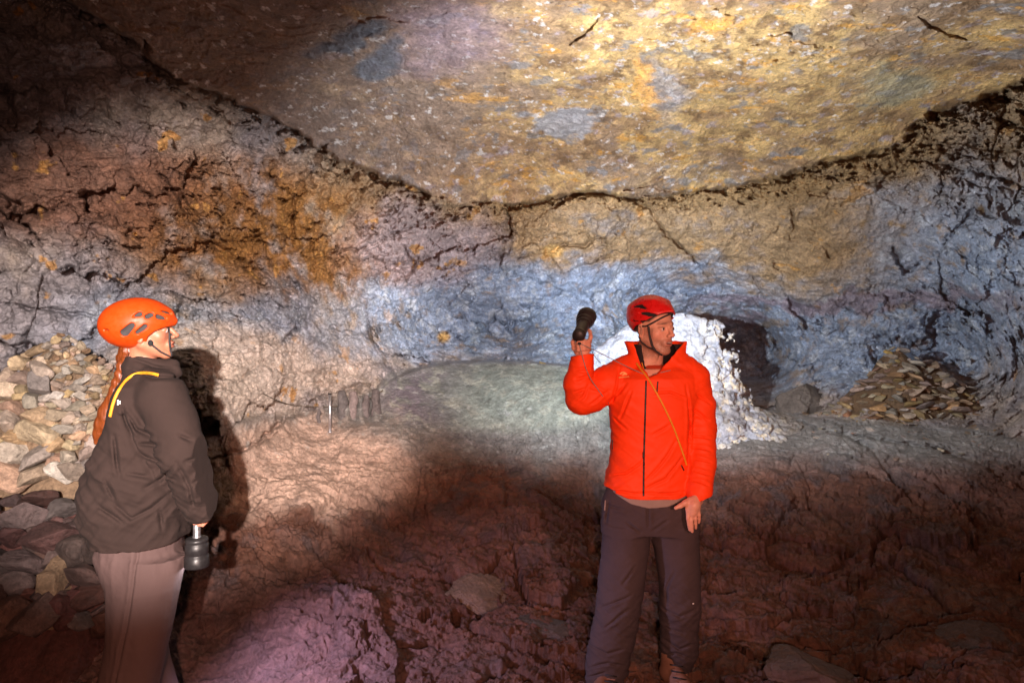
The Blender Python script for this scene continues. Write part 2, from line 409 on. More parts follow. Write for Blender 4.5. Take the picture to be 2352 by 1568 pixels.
# traced cracks: points, half width, depth
CR = [
 ([(330, 95), (345, 150), (395, 185), (430, 195)], 9, .3), ([(540, 235), (541, 245)], 9, .4), ([(735, 338), (748, 350)], 12, .4), ([(2140, 262), (2150, 275)], 17, .5),
 ([(370, 400), (410, 450), (440, 505), (490, 560), (560, 600), (625, 645), (650, 665)], 8, .22), ([(420, 455), (470, 520), (530, 565)], 6, .18), ([(310, 430), (345, 445)], 8, .15),
 ([(470, 540), (520, 555), (600, 560)], 4, .15), ([(820, 570), (870, 555), (930, 530), (980, 510)], 4, .13), ([(700, 600), (770, 580), (840, 565)], 4, .12), ([(890, 540), (990, 530)], 3, .10),
 ([(0, 693), (60, 705), (120, 712), (190, 720), (240, 745)], 5, .14), ([(190, 575), (230, 570), (300, 590)], 4, .1), ([(190, 520), (260, 560)], 5, .1), ([(660, 640), (715, 690), (705, 730), (640, 790)], 6, .14),
 ([(600, 640), (690, 700), (680, 755)], 6, .13), ([(240, 730), (330, 690), (420, 690), (455, 715)], 4, .10), ([(480, 700), (560, 660)], 4, .1),
 ([(600, 1005), (650, 965), (690, 930), (760, 905), (850, 880)], 7, .2), ([(640, 990), (570, 1030), (480, 1050)], 4, .12), ([(690, 915), (700, 925)], 8, .14),
 ([(1250, 465), (1290, 450), (1360, 446), (1430, 452), (1490, 478), (1530, 540), (1590, 590), (1625, 635)], 4.5, .22), ([(1430, 440), (1500, 430), (1560, 445)], 3.5, .2),
 ([(1190, 590), (1225, 583), (1270, 575), (1300, 560), (1340, 565), (1375, 545), (1400, 545)], 4, .2), ([(1255, 585), (1290, 590)], 3, .1), ([(1360, 600), (1420, 580), (1455, 590)], 3, .1),
 ([(1630, 620), (1660, 660), (1660, 690)], 3, .08), ([(1720, 620), (1750, 670), (1735, 700)], 3, .1), ([(1815, 480), (1825, 520), (1815, 550)], 4, .12), ([(1890, 565), (1905, 590)], 4, .14),
 ([(2050, 570), (2065, 595), (2075, 625), (2110, 610)], 7, .22), ([(2130, 720), (2120, 745), (2050, 765), (1990, 780)], 6, .2), ([(2170, 560), (2240, 480), (2290, 505)], 5, .15), ([(2110, 40), (2160, 70), (2220, 90)], 5, .15), ([(1375, 45), (1350, 75), (1310, 105)], 3, .10), ([(1180, 300), (1260, 320), (1330, 335)], 3, .05),
 ([(2280, 270), (2352, 300)], 8, .25), ([(2200, 330), (2300, 345), (2352, 335)], 6, .25), ([(2100, 370), (2200, 385), (2290, 410), (2352, 430)], 5, .22), ([(1990, 420), (2080, 400)], 4, .15),
 # floor
 ([(1890, 985), (1950, 1000), (2010, 1040), (2060, 1110), (2110, 1150)], 6, .10), ([(1960, 1000), (2060, 1015), (2150, 1030)], 5, .10), ([(2130, 1020), (2250, 1060), (2352, 1110)], 8, .12),
 ([(2110, 1090), (2180, 1120), (2300, 1190), (2352, 1210)], 6, .08), ([(1700, 1160), (1780, 1180), (1830, 1170), (1880, 1165), (1950, 1210)], 5, .09), ([(1700, 1250), (1830, 1200), (1900, 1240)], 3, .05),
 ([(2000, 1300), (2010, 1250), (2050, 1215), (2110, 1195)], 6, .08), ([(1740, 1560), (1790, 1490), (1830, 1480), (1890, 1490), (1960, 1500)], 9, .09),
 ([(1960, 1500), (2000, 1560)], 6, .06), ([(2010, 1490), (2120, 1430), (2250, 1400)], 5, .06), ([(1830, 1310), (1900, 1320), (1960, 1300)], 5, .06),
 ([(1060, 1390), (1110, 1330), (1160, 1290), (1180, 1265)], 6, .08), ([(1180, 1290), (1190, 1340), (1210, 1380)], 5, .07), ([(1200, 1385), (1250, 1400), (1340, 1420), (1370, 1440)], 8, .1),
 ([(790, 1260), (840, 1270), (860, 1300)], 4, .06), ([(860, 1310), (920, 1320), (990, 1330)], 5, .06), ([(880, 1150), (860, 1200)], 4, .05), ([(840, 1440), (850, 1500)], 5, .06), ([(900, 1480), (1000, 1470), (1060, 1480)], 6, .06),
 ([(1350, 1170), (1400, 1240), (1380, 1270)], 4, .05), ([(1210, 1130), (1300, 1180), (1370, 1230)], 4, .05), ([(850, 1440), (790, 1440), (700, 1410), (560, 1395)], 5, .06),
 ([(480, 1330), (600, 1335), (700, 1350), (800, 1370)], 4, .05), ([(650, 1230), (700, 1280)], 3, .04),
 ([(0, 1170), (80, 1150), (180, 1160)], 7, .12), ([(0, 1500), (60, 1450), (150, 1400), (260, 1345)], 8, .1), ([(0, 1560), (100, 1510), (240, 1440)], 7, .08), ([(1100, 1568), (1170, 1530), (1220, 1568)], 14, .10),
]
for pts, w, dep in CR:
    us = [p_[0] for p_ in pts]; vs = [p_[1] for p_ in pts]
    sel = np.nonzero((U > min(us) - 60) & (U < max(us) + 60) & (V > min(vs) - 60) & (V < max(vs) + 60))[0]
    d, t = poly_dist(pts, U[sel] + 10 * wu2[sel], V[sel] + 10 * wv2[sel])
    ww = w * (0.45 + 0.9 * sstep(-.3, .3, hole_n[sel])) * np.sqrt(np.clip(4 * np.clip(t, .04, .96) * (1 - np.clip(t, .04, .96)), 0, 1))
    R[sel] += dep * np.exp(-(d / ww) ** 2) * (0.4 + 0.6 * sstep(-.25, .15, med[sel]))

# floor: ropes of old lava, slabs with cracks
ropes = fbm(X0 + 0.25 * np.stack([wu, wv, wu], 1), (2.0, 7.0, 7.0), 4, 101.0, 0.55, ridged=True)
R += -0.034 * ropes * mfl * (1 - trough)
h1, h2, idh, _ = worley(X0 + 0.22 * np.stack([wu, wv, wu * 0], 1), (1.4, 1.6, 0.5), 11.0)
slab = np.clip((h2 - h1) / 0.10, 0, 1)
R += (0.022 * (1 - slab) * sstep(-.1, .2, fbm(X0, 1.1, 2, 111.0)) + 0.06 * (idh - 0.5)) * mfl * (1 - trough) * sstep(960, 1080, V)
# short stone ribs beside the post
ribs = blob(820, 930, 62, 42, 0.4, 0.2)
R += ribs * 0.10 * np.sin((U + 5 * wu2) / 11.0) ** 2
# the smooth bank stands forward of the wall behind it, with a rounded rim
uwin = sstep(860, 960, U) * (1 - sstep(1480, 1580, U))
rimd = V + 5 * wv - line_v([(860, 905), (900, 872), (960, 845), (1040, 830), (1176, 826), (1400, 845), (1560, 880)], U)
R += uwin * (0.30 * (1 - sstep(-3, 5, rimd)) * (1 - sstep(60, 200, -rimd)) - 0.10 * np.sqrt(np.clip(rimd / 70, 0, 1)) * (1 - sstep(90, 230, rimd)))
# hollow added in the wall to deepen the mound's cast shadow
R += 0.75 * blob(1725, 830, 70, 85, .6, .4)
# ragged lip of the ledge at the left
R += -0.07 * np.exp(-(poly_dist([(500, 1060), (700, 1010), (860, 985), (960, 1010)], U, V)[0] / 26) ** 2)

dirs = X0 - np.array([0, 0, CZ], np.float32)
nrm = np.linalg.norm(dirs, axis=1)
onfloor = sstep(1000, 1200, V)
# walls move along the line of sight, the floor mostly up and down
X1 = X0 + dirs / nrm[:, None] * (R * (1 - 0.55 * onfloor))[:, None]
X1[:, 2] -= (R * 0.9 * onfloor).astype(np.float32)

# ---- colour of the rock (patches, stains and bands), with some lamplight painted in
def C(*c): return np.array(c, np.float32)
def lerp(a, b, t): return a + (b - a) * np.clip(t, 0, 1)[:, None]
m1 = fbm(X0, 1.1, 5, 201.0, 0.62); m2 = fbm(X0, 2.6, 5, 207.0, 0.65); m3 = fbm(X0, 6.5, 4, 213.0, 0.65); m4 = fbm(X0, 3.8, 4, 219.0, .6)
col = np.tile(C(.33, .29, .27), (len(U), 1))
# ceiling: ochre and brown with grey-blue and lilac stains
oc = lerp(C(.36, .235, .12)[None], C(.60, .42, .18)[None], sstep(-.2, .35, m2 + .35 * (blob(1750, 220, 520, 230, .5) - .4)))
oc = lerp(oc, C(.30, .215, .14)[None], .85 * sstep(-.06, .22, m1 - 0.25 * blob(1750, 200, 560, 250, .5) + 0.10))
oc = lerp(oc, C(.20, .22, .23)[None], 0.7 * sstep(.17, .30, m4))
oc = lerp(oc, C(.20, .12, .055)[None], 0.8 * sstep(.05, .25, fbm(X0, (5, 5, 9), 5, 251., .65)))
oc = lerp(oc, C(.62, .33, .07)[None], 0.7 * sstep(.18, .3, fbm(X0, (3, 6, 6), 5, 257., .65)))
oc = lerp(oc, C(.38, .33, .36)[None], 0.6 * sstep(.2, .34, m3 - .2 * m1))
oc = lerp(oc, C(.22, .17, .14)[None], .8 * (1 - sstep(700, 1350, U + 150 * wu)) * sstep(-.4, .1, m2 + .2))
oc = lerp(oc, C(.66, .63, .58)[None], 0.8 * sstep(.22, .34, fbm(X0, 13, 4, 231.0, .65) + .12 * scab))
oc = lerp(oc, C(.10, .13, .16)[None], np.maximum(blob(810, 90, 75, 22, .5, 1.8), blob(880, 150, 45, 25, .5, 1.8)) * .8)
oc = lerp(oc, C(.25, .19, .24)[None], blob(1030, 90, 130, 90, .5, 2.2) * .55)
oc = lerp(oc, C(.32, .33, .34)[None], blob(1290, 272, 80, 38, .2) * .9)
oc = lerp(oc, C(.36, .36, .37)[None], blob(1525, 210, 38, 72, .5) * .6)
oc = lerp(oc, C(.30, .33, .24)[None], blob(2080, 190, 110, 40, .4) * .6)
oc = lerp(oc, C(.80, .42, .10)[None], np.maximum(blob(1660, 40, 70, 18, .4), blob(1490, 215, 22, 70, .4)) * .7)
# wall
wa = lerp(C(.36, .31, .27)[None], C(.27, .25, .26)[None], sstep(-.2, .25, m1))
wa = lerp(wa, C(.46, .41, .40)[None], .7 * sstep(.05, .3, m2))
tan = np.clip(blob(1780, 540, 280, 130, .5) + blob(1350, 510, 300, 70, .5) + .75 * (1 - sstep(500, 640, VW + 60 * m3)) * sstep(560, 800, U) + .4 * blob(2150, 420, 200, 100, .5), 0, 1)
wa = lerp(wa, C(.37, .265, .165)[None], tan * sstep(-.35, .1, m2 + .15) * .95)
rust = np.clip(blob(540, 510, 330, 130, .5) + blob(780, 610, 160, 60, .4), 0, 1)
wa = lerp(wa, C(.24, .125, .05)[None], rust * sstep(-.3, .12, m4 + .12) * .95)
redl = blob(180, 440, 330, 130, .5)
wa = lerp(wa, C(.16, .085, .06)[None], redl * .9)
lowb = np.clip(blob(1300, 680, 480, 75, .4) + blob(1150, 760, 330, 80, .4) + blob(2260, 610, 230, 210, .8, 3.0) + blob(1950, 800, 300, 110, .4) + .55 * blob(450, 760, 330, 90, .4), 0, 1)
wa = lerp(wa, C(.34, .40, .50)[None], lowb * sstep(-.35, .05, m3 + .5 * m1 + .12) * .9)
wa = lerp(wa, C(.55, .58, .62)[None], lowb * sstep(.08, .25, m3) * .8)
lil = blob(970, 560, 170, 90, .4)
wa = lerp(wa, C(.44, .38, .40)[None], lil * .7)
pal_lit = blob(560, 850, 260, 90, .4)
wa = lerp(wa, C(.58, .50, .44)[None], pal_lit * sstep(-.3, .1, m2 + .2) * .85)  # torch beam on the left wall painted in as a paler patch
wa = lerp(wa, C(.60, .42, .22)[None], np.maximum(blob(1020, 775, 14, 12, .4, .3), blob(1270, 575, 24, 14, .3, .3)))
wa = lerp(wa, C(.28, .22, .24)[None], .7 * blob(1950, 700, 400, 22, .4))
wa = lerp(wa, C(.50, .30, .14)[None], .8 * sstep(.27, .34, m4) * (1 - lowb))
wa = lerp(wa, C(.36, .25, .14)[None], cz * .6 * sstep(800, 1300, U) * (1 - .5 * sstep(2000, 2300, U)))
# floor
flc = lerp(C(.085, .035, .022)[None], C(.15, .072, .050)[None], sstep(-.2, .3, m2))
flc = lerp(flc, C(.17, .095, .078)[None], .8 * sstep(.0, .3, m1))
flc = lerp(flc, C(.075, .06, .065)[None], .6 * sstep(.05, .3, m4))
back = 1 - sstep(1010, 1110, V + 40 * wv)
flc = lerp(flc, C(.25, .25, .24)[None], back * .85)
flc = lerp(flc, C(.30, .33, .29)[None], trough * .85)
flc = lerp(flc, C(.17, .14, .165)[None], trough * (1 - sstep(940, 1120, U + 60 * wu)) * .9)  # light falling off to the left, painted as darker purple
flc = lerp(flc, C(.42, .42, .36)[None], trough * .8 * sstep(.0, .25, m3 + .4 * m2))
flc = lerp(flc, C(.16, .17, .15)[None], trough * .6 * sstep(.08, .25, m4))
flc = lerp(flc, C(.50, .36, .29)[None], .9 * blob(700, 1070, 290, 110, .4))  # lit ledge: the beam's brightness raised in the colour
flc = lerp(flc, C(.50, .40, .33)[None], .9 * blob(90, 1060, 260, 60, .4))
flc = lerp(flc, C(.17, .105, .10)[None], .8 * blob(550, 1520, 480, 130, .7))  # pool of the woman's torch painted paler into the floor
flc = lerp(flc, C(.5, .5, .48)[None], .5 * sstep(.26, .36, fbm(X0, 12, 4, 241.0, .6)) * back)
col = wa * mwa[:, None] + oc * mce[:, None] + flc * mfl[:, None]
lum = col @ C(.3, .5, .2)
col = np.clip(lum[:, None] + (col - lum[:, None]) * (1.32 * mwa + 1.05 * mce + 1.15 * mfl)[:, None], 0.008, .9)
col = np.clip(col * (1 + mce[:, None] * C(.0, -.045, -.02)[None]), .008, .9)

idx = np.arange(NU * NV).reshape(NV, NU)
quads = np.stack([idx[:-1, :-1], idx[1:, :-1], idx[1:, 1:], idx[:-1, 1:]], -1).reshape(-1, 4)
qf = fd[quads].mean(1); qs = sd[quads].mean(1)
kindq = np.where(qf > 0, 2, np.where(qs < 0, 0, 1))
def submesh(name, q):
    used = np.unique(q); remap = np.zeros(NU * NV, np.int64); remap[used] = np.arange(len(used))
    o = link_mesh(name, X1[used], remap[q], M_cave, col=col[used])
    return tag(o, kind="structure")
cave_ceiling = submesh("cave_ceiling", quads[kindq == 0]); tag(cave_ceiling, "smooth ochre and grey lava ceiling slab bulging overhead")
cave_wall = submesh("cave_wall", quads[kindq == 1]); tag(cave_wall, "lumpy cracked blue grey and rust cave wall behind the two people")
cave_floor = submesh("cave_floor", quads[kindq == 2]); tag(cave_floor, "dark red brown uneven lava floor of the cave")
# the rest of the cave behind the camera
loop = np.concatenate([idx[0, :], idx[1:, -1], idx[-1, -2::-1], idx[-2:0:-1, 0]])
LB = X1[loop][::2]
rings = [LB]
for k in range(1, 15):
    t = k / 14
    Y = LB[:, 1] * (1 - t) + (-4.0) * t
    sh = math.sqrt(max(0.0, 1 - t ** 3)) * 0.98 + 0.02
    q = LB.copy(); q[:, 0] = LB[:, 0] * sh; q[:, 2] = CZ + (LB[:, 2] - CZ) * sh; q[:, 1] = Y
    n_ = fbm(q, 1.2, 4, 5.0)
    q[:, 2] += 0.12 * n_ * (1 if k else 0); q[:, 0] += 0.15 * fbm(q, 1.2, 3, 8.0)
    rings.append(q)
RV = np.concatenate(rings); n = len(LB)
rf = []
for k in range(14):
    a = np.arange(n) + k * n; b = np.roll(np.arange(n), -1) + k * n
    rf.append(np.stack([a, b, b + n, a + n], 1))
rear = link_mesh("cave_wall", RV, np.concatenate(rf), M_cave, col=np.tile(C(.20, .15, .13), (len(RV), 1)))
tag(rear, "dark cave wall closing round behind the camera", kind="structure")

def cave_at(u, v):
    """point of the finished cave sheet in direction u, v"""
    i = np.searchsorted(vg, v); j = np.searchsorted(ug, u)
    return Vector(X1[i * NU + j].tolist())

# ---------------------------------------------------------------- implicit modelling: smooth unions meshed with surface nets
def A3(p): return np.array([p[0], p[1], p[2]], np.float32)
class Field:
    def __init__(s, lo, hi, h):
        s.lo = A3(lo); s.h = h
        s.n = np.ceil((A3(hi) - s.lo) / h).astype(int) + 1
        s.D = np.full(s.n, 0.2, np.float32)
        s.ax = [s.lo[i] + np.arange(s.n[i], dtype=np.float32) * h for i in range(3)]
    def _sl(s, lo, hi, m):
        a = np.clip(np.floor((A3(lo) - m - s.lo) / s.h).astype(int), 0, s.n)
        b = np.clip(np.ceil((A3(hi) + m - s.lo) / s.h).astype(int) + 1, 0, s.n)
        sl = tuple(slice(a[i], b[i]) for i in range(3))
        return sl, s.ax[0][sl[0]][:, None, None], s.ax[1][sl[1]][None, :, None], s.ax[2][sl[2]][None, None, :]
    def add(s, prim, k=0.01):
        f, lo, hi = prim; sl, X, Y, Z = s._sl(lo, hi, max(0.03, 2 * k))
        d = f(X, Y, Z); a = s.D[sl]
        hh = np.clip(0.5 + 0.5 * (a - d) / k, 0, 1)
        s.D[sl] = a * (1 - hh) + d * hh - k * hh * (1 - hh)
    def sub(s, prim, k=0.004):
        f, lo, hi = prim; sl, X, Y, Z = s._sl(lo, hi, max(0.03, 2 * k))
        d = -f(X, Y, Z); a = s.D[sl]
        hh = np.clip(0.5 - 0.5 * (a - d) / k, 0, 1)
        s.D[sl] = a * (1 - hh) + d * hh + k * hh * (1 - hh)
    def disp(s, fn, band=0.035):
        m = np.nonzero(np.abs(s.D) < band)
        p = np.stack([s.ax[i][m[i]] for i in range(3)], 1)
        s.D[m] += fn(p)
    def mesh(s):
        D = s.D; D[0] = D[-1] = 0.2; D[:, 0] = D[:, -1] = 0.2; D[:, :, 0] = D[:, :, -1] = 0.2
        S = D < 0; n = s.n; cells = []; pos = []; fac = []
        def cid(i, j, k): return (i * n[1] + j) * n[2] + k
        for ax in range(3):
            a = [slice(None)] * 3; b = [slice(None)] * 3
            a[ax] = slice(0, -1); b[ax] = slice(1, None)
            Sa, Sb = S[tuple(a)], S[tuple(b)]
            I = np.stack(np.nonzero(Sa != Sb), 1)
            J = I.copy(); J[:, ax] += 1
            da = D[I[:, 0], I[:, 1], I[:, 2]]; db = D[J[:, 0], J[:, 1], J[:, 2]]
            q = I.astype(np.float32); q[:, ax] += da / (da - db)
            o1, o2 = [(1, 2), (2, 0), (0, 1)][ax]
            c4 = []
            for e1, e2 in ((-1, -1), (0, -1), (0, 0), (-1, 0)):
                c = I.copy(); c[:, o1] += e1; c[:, o2] += e2
                cc = cid(c[:, 0], c[:, 1], c[:, 2]); c4.append(cc); cells.append(cc); pos.append(q)
            f = np.stack(c4, 1)
            ins = da < 0
            f[~ins] = f[~ins][:, ::-1]
            fac.append(f)
        cells = np.concatenate(cells); pos = np.concatenate(pos); fac = np.concatenate(fac)
        u, inv = np.unique(cells, return_inverse=True); inv = inv.ravel()
        cnt = np.bincount(inv)
        V_ = np.stack([np.bincount(inv, pos[:, i]) / cnt for i in range(3)], 1)
        fac = np.searchsorted(u, fac)
        return (V_ * s.h + s.lo).astype(np.float32), fac

def cone(a, b, ra, rb=None):
    a = A3(a); b = A3(b); rb = ra if rb is None else rb
    d = b - a; L = float((d * d).sum()) + 1e-12
    def f(X, Y, Z):
        t = np.clip(((X - a[0]) * d[0] + (Y - a[1]) * d[1] + (Z - a[2]) * d[2]) / L, 0, 1)
        return np.sqrt((X - a[0] - t * d[0]) ** 2 + (Y - a[1] - t * d[1]) ** 2 + (Z - a[2] - t * d[2]) ** 2) - (ra + (rb - ra) * t)
    r = max(ra, rb)
    return f, np.minimum(a, b) - r, np.maximum(a, b) + r
def ell(c, r, M=None):
    c = A3(c); r = A3(r)
    R_ = np.eye(3, dtype=np.float32) if M is None else np.array(M, np.float32)   # columns = local axes
    def f(X, Y, Z):
        x, y, z = X - c[0], Y - c[1], Z - c[2]
        l = [(R_[0, i] * x + R_[1, i] * y + R_[2, i] * z) for i in range(3)]
        k0 = np.sqrt(sum((l[i] / r[i]) ** 2 for i in range(3))); k1 = np.sqrt(sum((l[i] / r[i] ** 2) ** 2 for i in range(3))) + 1e-9
        return k0 * (k0 - 1) / k1
    m = float(r.max())
    return f, c - m, c + m
def loft(sec, e=2.3):
    """sec: (z, xc, half width, yc, half depth)"""
    S_ = np.array(sorted(sec), np.float32)
    def f(X, Y, Z):
        z = np.clip(Z, S_[0, 0], S_[-1, 0])
        xc, hw, yc, hd = [np.interp(z.ravel(), S_[:, 0], S_[:, i]).reshape(z.shape).astype(np.float32) for i in (1, 2, 3, 4)]
        q = ((np.abs(X - xc) / hw) ** e + (np.abs(Y - yc) / hd) ** e) ** (1 / e)
        d = (q - 1) * np.minimum(hw, hd)
        return np.maximum(d, np.maximum(Z - S_[-1, 0], S_[0, 0] - Z))
    lo = np.array([(S_[:, 1] - S_[:, 2]).min(), (S_[:, 3] - S_[:, 4]).min(), S_[0, 0]]); hi = np.array([(S_[:, 1] + S_[:, 2]).max(), (S_[:, 3] + S_[:, 4]).max(), S_[-1, 0]])
    return f, lo, hi
def half(nrm_, pt, lo, hi):
    """half space on the side the normal points to, used inside a box"""
    nn = A3(nrm_) / np.linalg.norm(A3(nrm_)); pt = A3(pt)
    lo = A3(lo) - np.array([.03, .15, .12 if nn[2] < 0 else 0], np.float32); hi = A3(hi) + np.array([.03, .15, .12 if nn[2] > 0 else 0], np.float32)
    return (lambda X, Y, Z: -((X - pt[0]) * nn[0] + (Y - pt[1]) * nn[1] + (Z - pt[2]) * nn[2])), A3(lo), A3(hi)

class Uv:
    """picture-aligned measuring for a figure standing at depth Y0: lengths in picture units"""
    def __init__(s, Y0): s.Y0 = Y0; s.k = Y0 / F
    def p(s, u, v, dy=0.0): return A3(P(u, v, s.Y0 + dy))
    def z(s, v): return CZ - (v - HV) * s.k
    def x(s, u): return (u - CU) * s.k
    def sec(s, v, l, r, hd, yc=0.0):
        tn = ((l + r) / 2 - CU) / F; W_ = (r - l) / 2 * s.k
        return (s.z(v), tn * (s.Y0 + yc), math.sqrt(max((.55 * W_) ** 2, W_ * W_ - (hd * tn) ** 2)), s.Y0 + yc, hd)
    def chain(s, f, pts, k=0.012):
        for a, b in zip(pts[:-1], pts[1:]):
            f.add(cone(s.p(*a[:3]), s.p(*b[:3]), a[3] * s.k, b[3] * s.k), k)

def bvh_of(V_, F_):
    return BVHTree.FromPolygons([Vector(v) for v in V_.tolist()], F_.tolist())
def cast(bvhs, u, v, off=0.002):
    o = Vector((0, 0, CZ)); d = (P(u, v, 3.0) - o).normalized(); best = None
    for b in bvhs:
        h = b.ray_cast(o, d)
        if h[0] is not None and (best is None or h[3] < best[3]): best = h
    if best is None: return None
    return best[0] - d * off
def resample(pts, step):
    pts = [Vector(p) for p in pts]; out = [pts[0]]
    for a, b in zip(pts[:-1], pts[1:]):
        n_ = max(1, int((b - a).length / step))
        out += [a.lerp(b, (i + 1) / n_) for i in range(n_)]
    return out
def smooth_line(pts, it=2):
    for _ in range(it):
        q = [pts[0]]
        for a, b in zip(pts[:-1], pts[1:]): q += [a.lerp(b, .25), a.lerp(b, .75)]
        pts = q + [pts[-1]]
    return pts
def tube(name, pts, r, mat, parent=None, seg=8, flat=1.0, axis_hint=(0, 1, 0)):
    pts = [Vector(p) for p in pts]; V_ = []; F_ = []
    rr = r if isinstance(r, (list, tuple)) else [r] * len(pts)
    for i, p in enumerate(pts):
        t = (pts[min(i + 1, len(pts) - 1)] - pts[max(i - 1, 0)]).normalized()
        a = t.cross(Vector(axis_hint)); a = a.normalized() if a.length > 1e-3 else t.orthogonal().normalized()
        b = t.cross(a).normalized()
        for k in range(seg):
            th = 2 * math.pi * k / seg
            V_.append(p + a * math.cos(th) * rr[i] + b * math.sin(th) * rr[i] * flat)
    n_ = len(pts)
    for i in range(n_ - 1):
        for k in range(seg):
            F_.append((i * seg + k, i * seg + (k + 1) % seg, (i + 1) * seg + (k + 1) % seg, (i + 1) * seg + k))
    V_.append(pts[0]); V_.append(pts[-1])
    for k in range(seg):
        F_.append((len(V_) - 2, (k + 1) % seg, k, k)); e_ = (n_ - 1) * seg
        F_.append((len(V_) - 1, e_ + k, e_ + (k + 1) % seg, e_ + (k + 1) % seg))
    me = bpy.data.meshes.new(name)
    me.from_pydata([tuple(v) for v in V_], [], [tuple(dict.fromkeys(f)) for f in F_]); me.update()
    for p_ in me.polygons: p_.use_smooth = True
    me.materials.append(mat)
    o = bpy.data.objects.new(name, me); COL.objects.link(o)
    if parent is not None: attach(o, parent)
    return o
def put(name, f, mat, parent, keep=None, col=None, post=None):
    V_, F_ = f.mesh() if isinstance(f, Field) else f
    if post is not None: V_ = post(V_)
    o = link_mesh(name, V_, F_, mat, col=col)
    if parent is not None: attach(o, parent)
    return o, V_, F_

# ---------------------------------------------------------------- materials for people and things
def cloth(name, c, rough=0.85, weave=900, amp=0.0006, sheen=0.2, var=0.12):
    s = NT(name); g = s.add('ShaderNodeNewGeometry').outputs['Position']
    n = s.noise(6, 5, 0.6, g); n2 = s.noise(weave, 2, 0.5, g)
    cc = s.mixc(1.0, c, s.ramp(n, [(0.3, 1 - var), (0.7, 1 + var)]), 'MULTIPLY')
    s.l(cc, s.b.inputs['Base Color']); s.b.inputs['Roughness'].default_value = rough
    s.b.inputs['Sheen Weight'].default_value = 0.0; s.b.inputs['Specular IOR Level'].default_value = 0.25
    nn = s.bump(s.noise(28, 4, 0.6, g), 0.35, 0.006)
    s.l(s.bump(n2, 0.4, amp, nn), s.b.inputs['Normal'])
    return s.m
def plain(name, c, rough=0.4, metal=0.0, spec=0.5, wear=0.0, emit=None):
    s = NT(name); g = s.add('ShaderNodeNewGeometry').outputs['Position']
    n = s.noise(60, 6, 0.7, g)
    cc = s.mixc(1.0, c, s.ramp(n, [(0.3, 0.82), (0.7, 1.12)]), 'MULTIPLY')
    s.l(cc, s.b.inputs['Base Color'])
    s.l(s.ramp(n, [(0.3, max(0.05, rough - 0.1)), (0.7, min(1, rough + 0.15))]), s.b.inputs['Roughness'])
    s.b.inputs['Metallic'].default_value = metal; s.b.inputs['Specular IOR Level'].default_value = spec
    if emit:
        s.b.inputs['Emission Color'].default_value = (*emit[0], 1); s.b.inputs['Emission Strength'].default_value = emit[1]
    return s.m
def skin_mat():
    s = NT("skin"); a = s.add('ShaderNodeVertexColor'); a.layer_name = "Col"
    g = s.add('ShaderNodeNewGeometry').outputs['Position']
    n = s.noise(120, 5, 0.7, g)
    s.l(s.mixc(1.0, a.outputs[0], s.ramp(n, [(0.3, 0.9), (0.7, 1.08)]), 'MULTIPLY'), s.b.inputs['Base Color'])
    s.b.inputs['Roughness'].default_value = 0.48; s.b.inputs['Specular IOR Level'].default_value = 0.4
    s.b.inputs['Subsurface Weight'].default_value = 0.12; s.b.inputs['Subsurface Radius'].default_value = (0.01, 0.004, 0.002)
    s.b.inputs['Subsurface Scale'].default_value = 0.6
    s.l(s.bump(n, 0.2, 0.001), s.b.inputs['Normal'])
    return s.m
M_skin = skin_mat()
M_red = cloth("red shell fabric", (0.88, 0.055, 0.006), 0.62, 1200, 0.0003, 0.1, 0.06)
M_trou = cloth("charcoal trouser cloth", (0.052, 0.038, 0.042), 0.9, 700, 0.0008)
M_dark = cloth("dark hoodie cloth", (0.022, 0.017, 0.018), 0.9)
M_wjack = cloth("dark brown softshell", (0.027, 0.016, 0.0135), 0.95, 500, 0.0010, 0.03)
M_wpant = cloth("mauve trouser cloth", (0.100, 0.062, 0.058), 0.85, 800, 0.0006, 0.2, 0.05)
M_tee = cloth("orange red t-shirt cloth", (0.55, 0.06, 0.02), 0.8)
M_grey = cloth("grey lining cloth", (0.26, 0.20, 0.18), 0.8)
M_mesh = cloth("brown mesh lining", (0.13, 0.075, 0.06), 0.8)
M_hred = plain("red helmet shell", (0.62, 0.012, 0.012), 0.30, spec=0.45)
M_horange = plain("orange helmet shell", (0.50, 0.050, 0.004), 0.42, spec=0.3)
M_foam = plain("black helmet foam", (0.012, 0.012, 0.013), 0.9)
M_foam2 = plain("grey helmet foam", (0.04, 0.035, 0.036), 0.9)
M_strap = plain("black webbing", (0.018, 0.016, 0.018), 0.75)
M_black = plain("black rubberised torch body", (0.020, 0.018, 0.019), 0.42)
M_steel = plain("brushed steel", (0.55, 0.54, 0.56), 0.35, metal=0.9)
M_yellow = plain("yellow cord", (0.72, 0.27, 0.012), 0.6)
M_gcord = plain("grey cord", (0.24, 0.22, 0.22), 0.7)
M_zip = plain("black zip", (0.015, 0.012, 0.012), 0.5)
M_boot = cloth("brown boot leather", (0.19, 0.095, 0.065), 0.65, 400, 0.0006)
M_sole = plain("dark boot sole", (0.03, 0.026, 0.024), 0.8)
M_white = plain("white reflective print", (0.75, 0.72, 0.68), 0.5)
M_print = plain("cream and orange print", (0.85, 0.40, 0.14), 0.6)
M_hair = NT("auburn hair")
_g_ = M_hair.add('ShaderNodeNewGeometry').outputs['Position']
_mp = M_hair.add('ShaderNodeMapping'); M_hair.l(_g_, _mp.inputs[0]); _mp.inputs['Scale'].default_value = (260, 260, 14)
_n_ = M_hair.noise(1.0, 4, 0.6, _mp.outputs[0])
M_hair.l(M_hair.mixc(_n_, (0.035, 0.008, 0.003), (0.26, 0.060, 0.012)), M_hair.b.inputs['Base Color'])
M_hair.b.inputs['Roughness'].default_value = 0.4
M_hair.l(M_hair.bump(_n_, 0.6, 0.002), M_hair.b.inputs['Normal'])
M_hair = M_hair.m
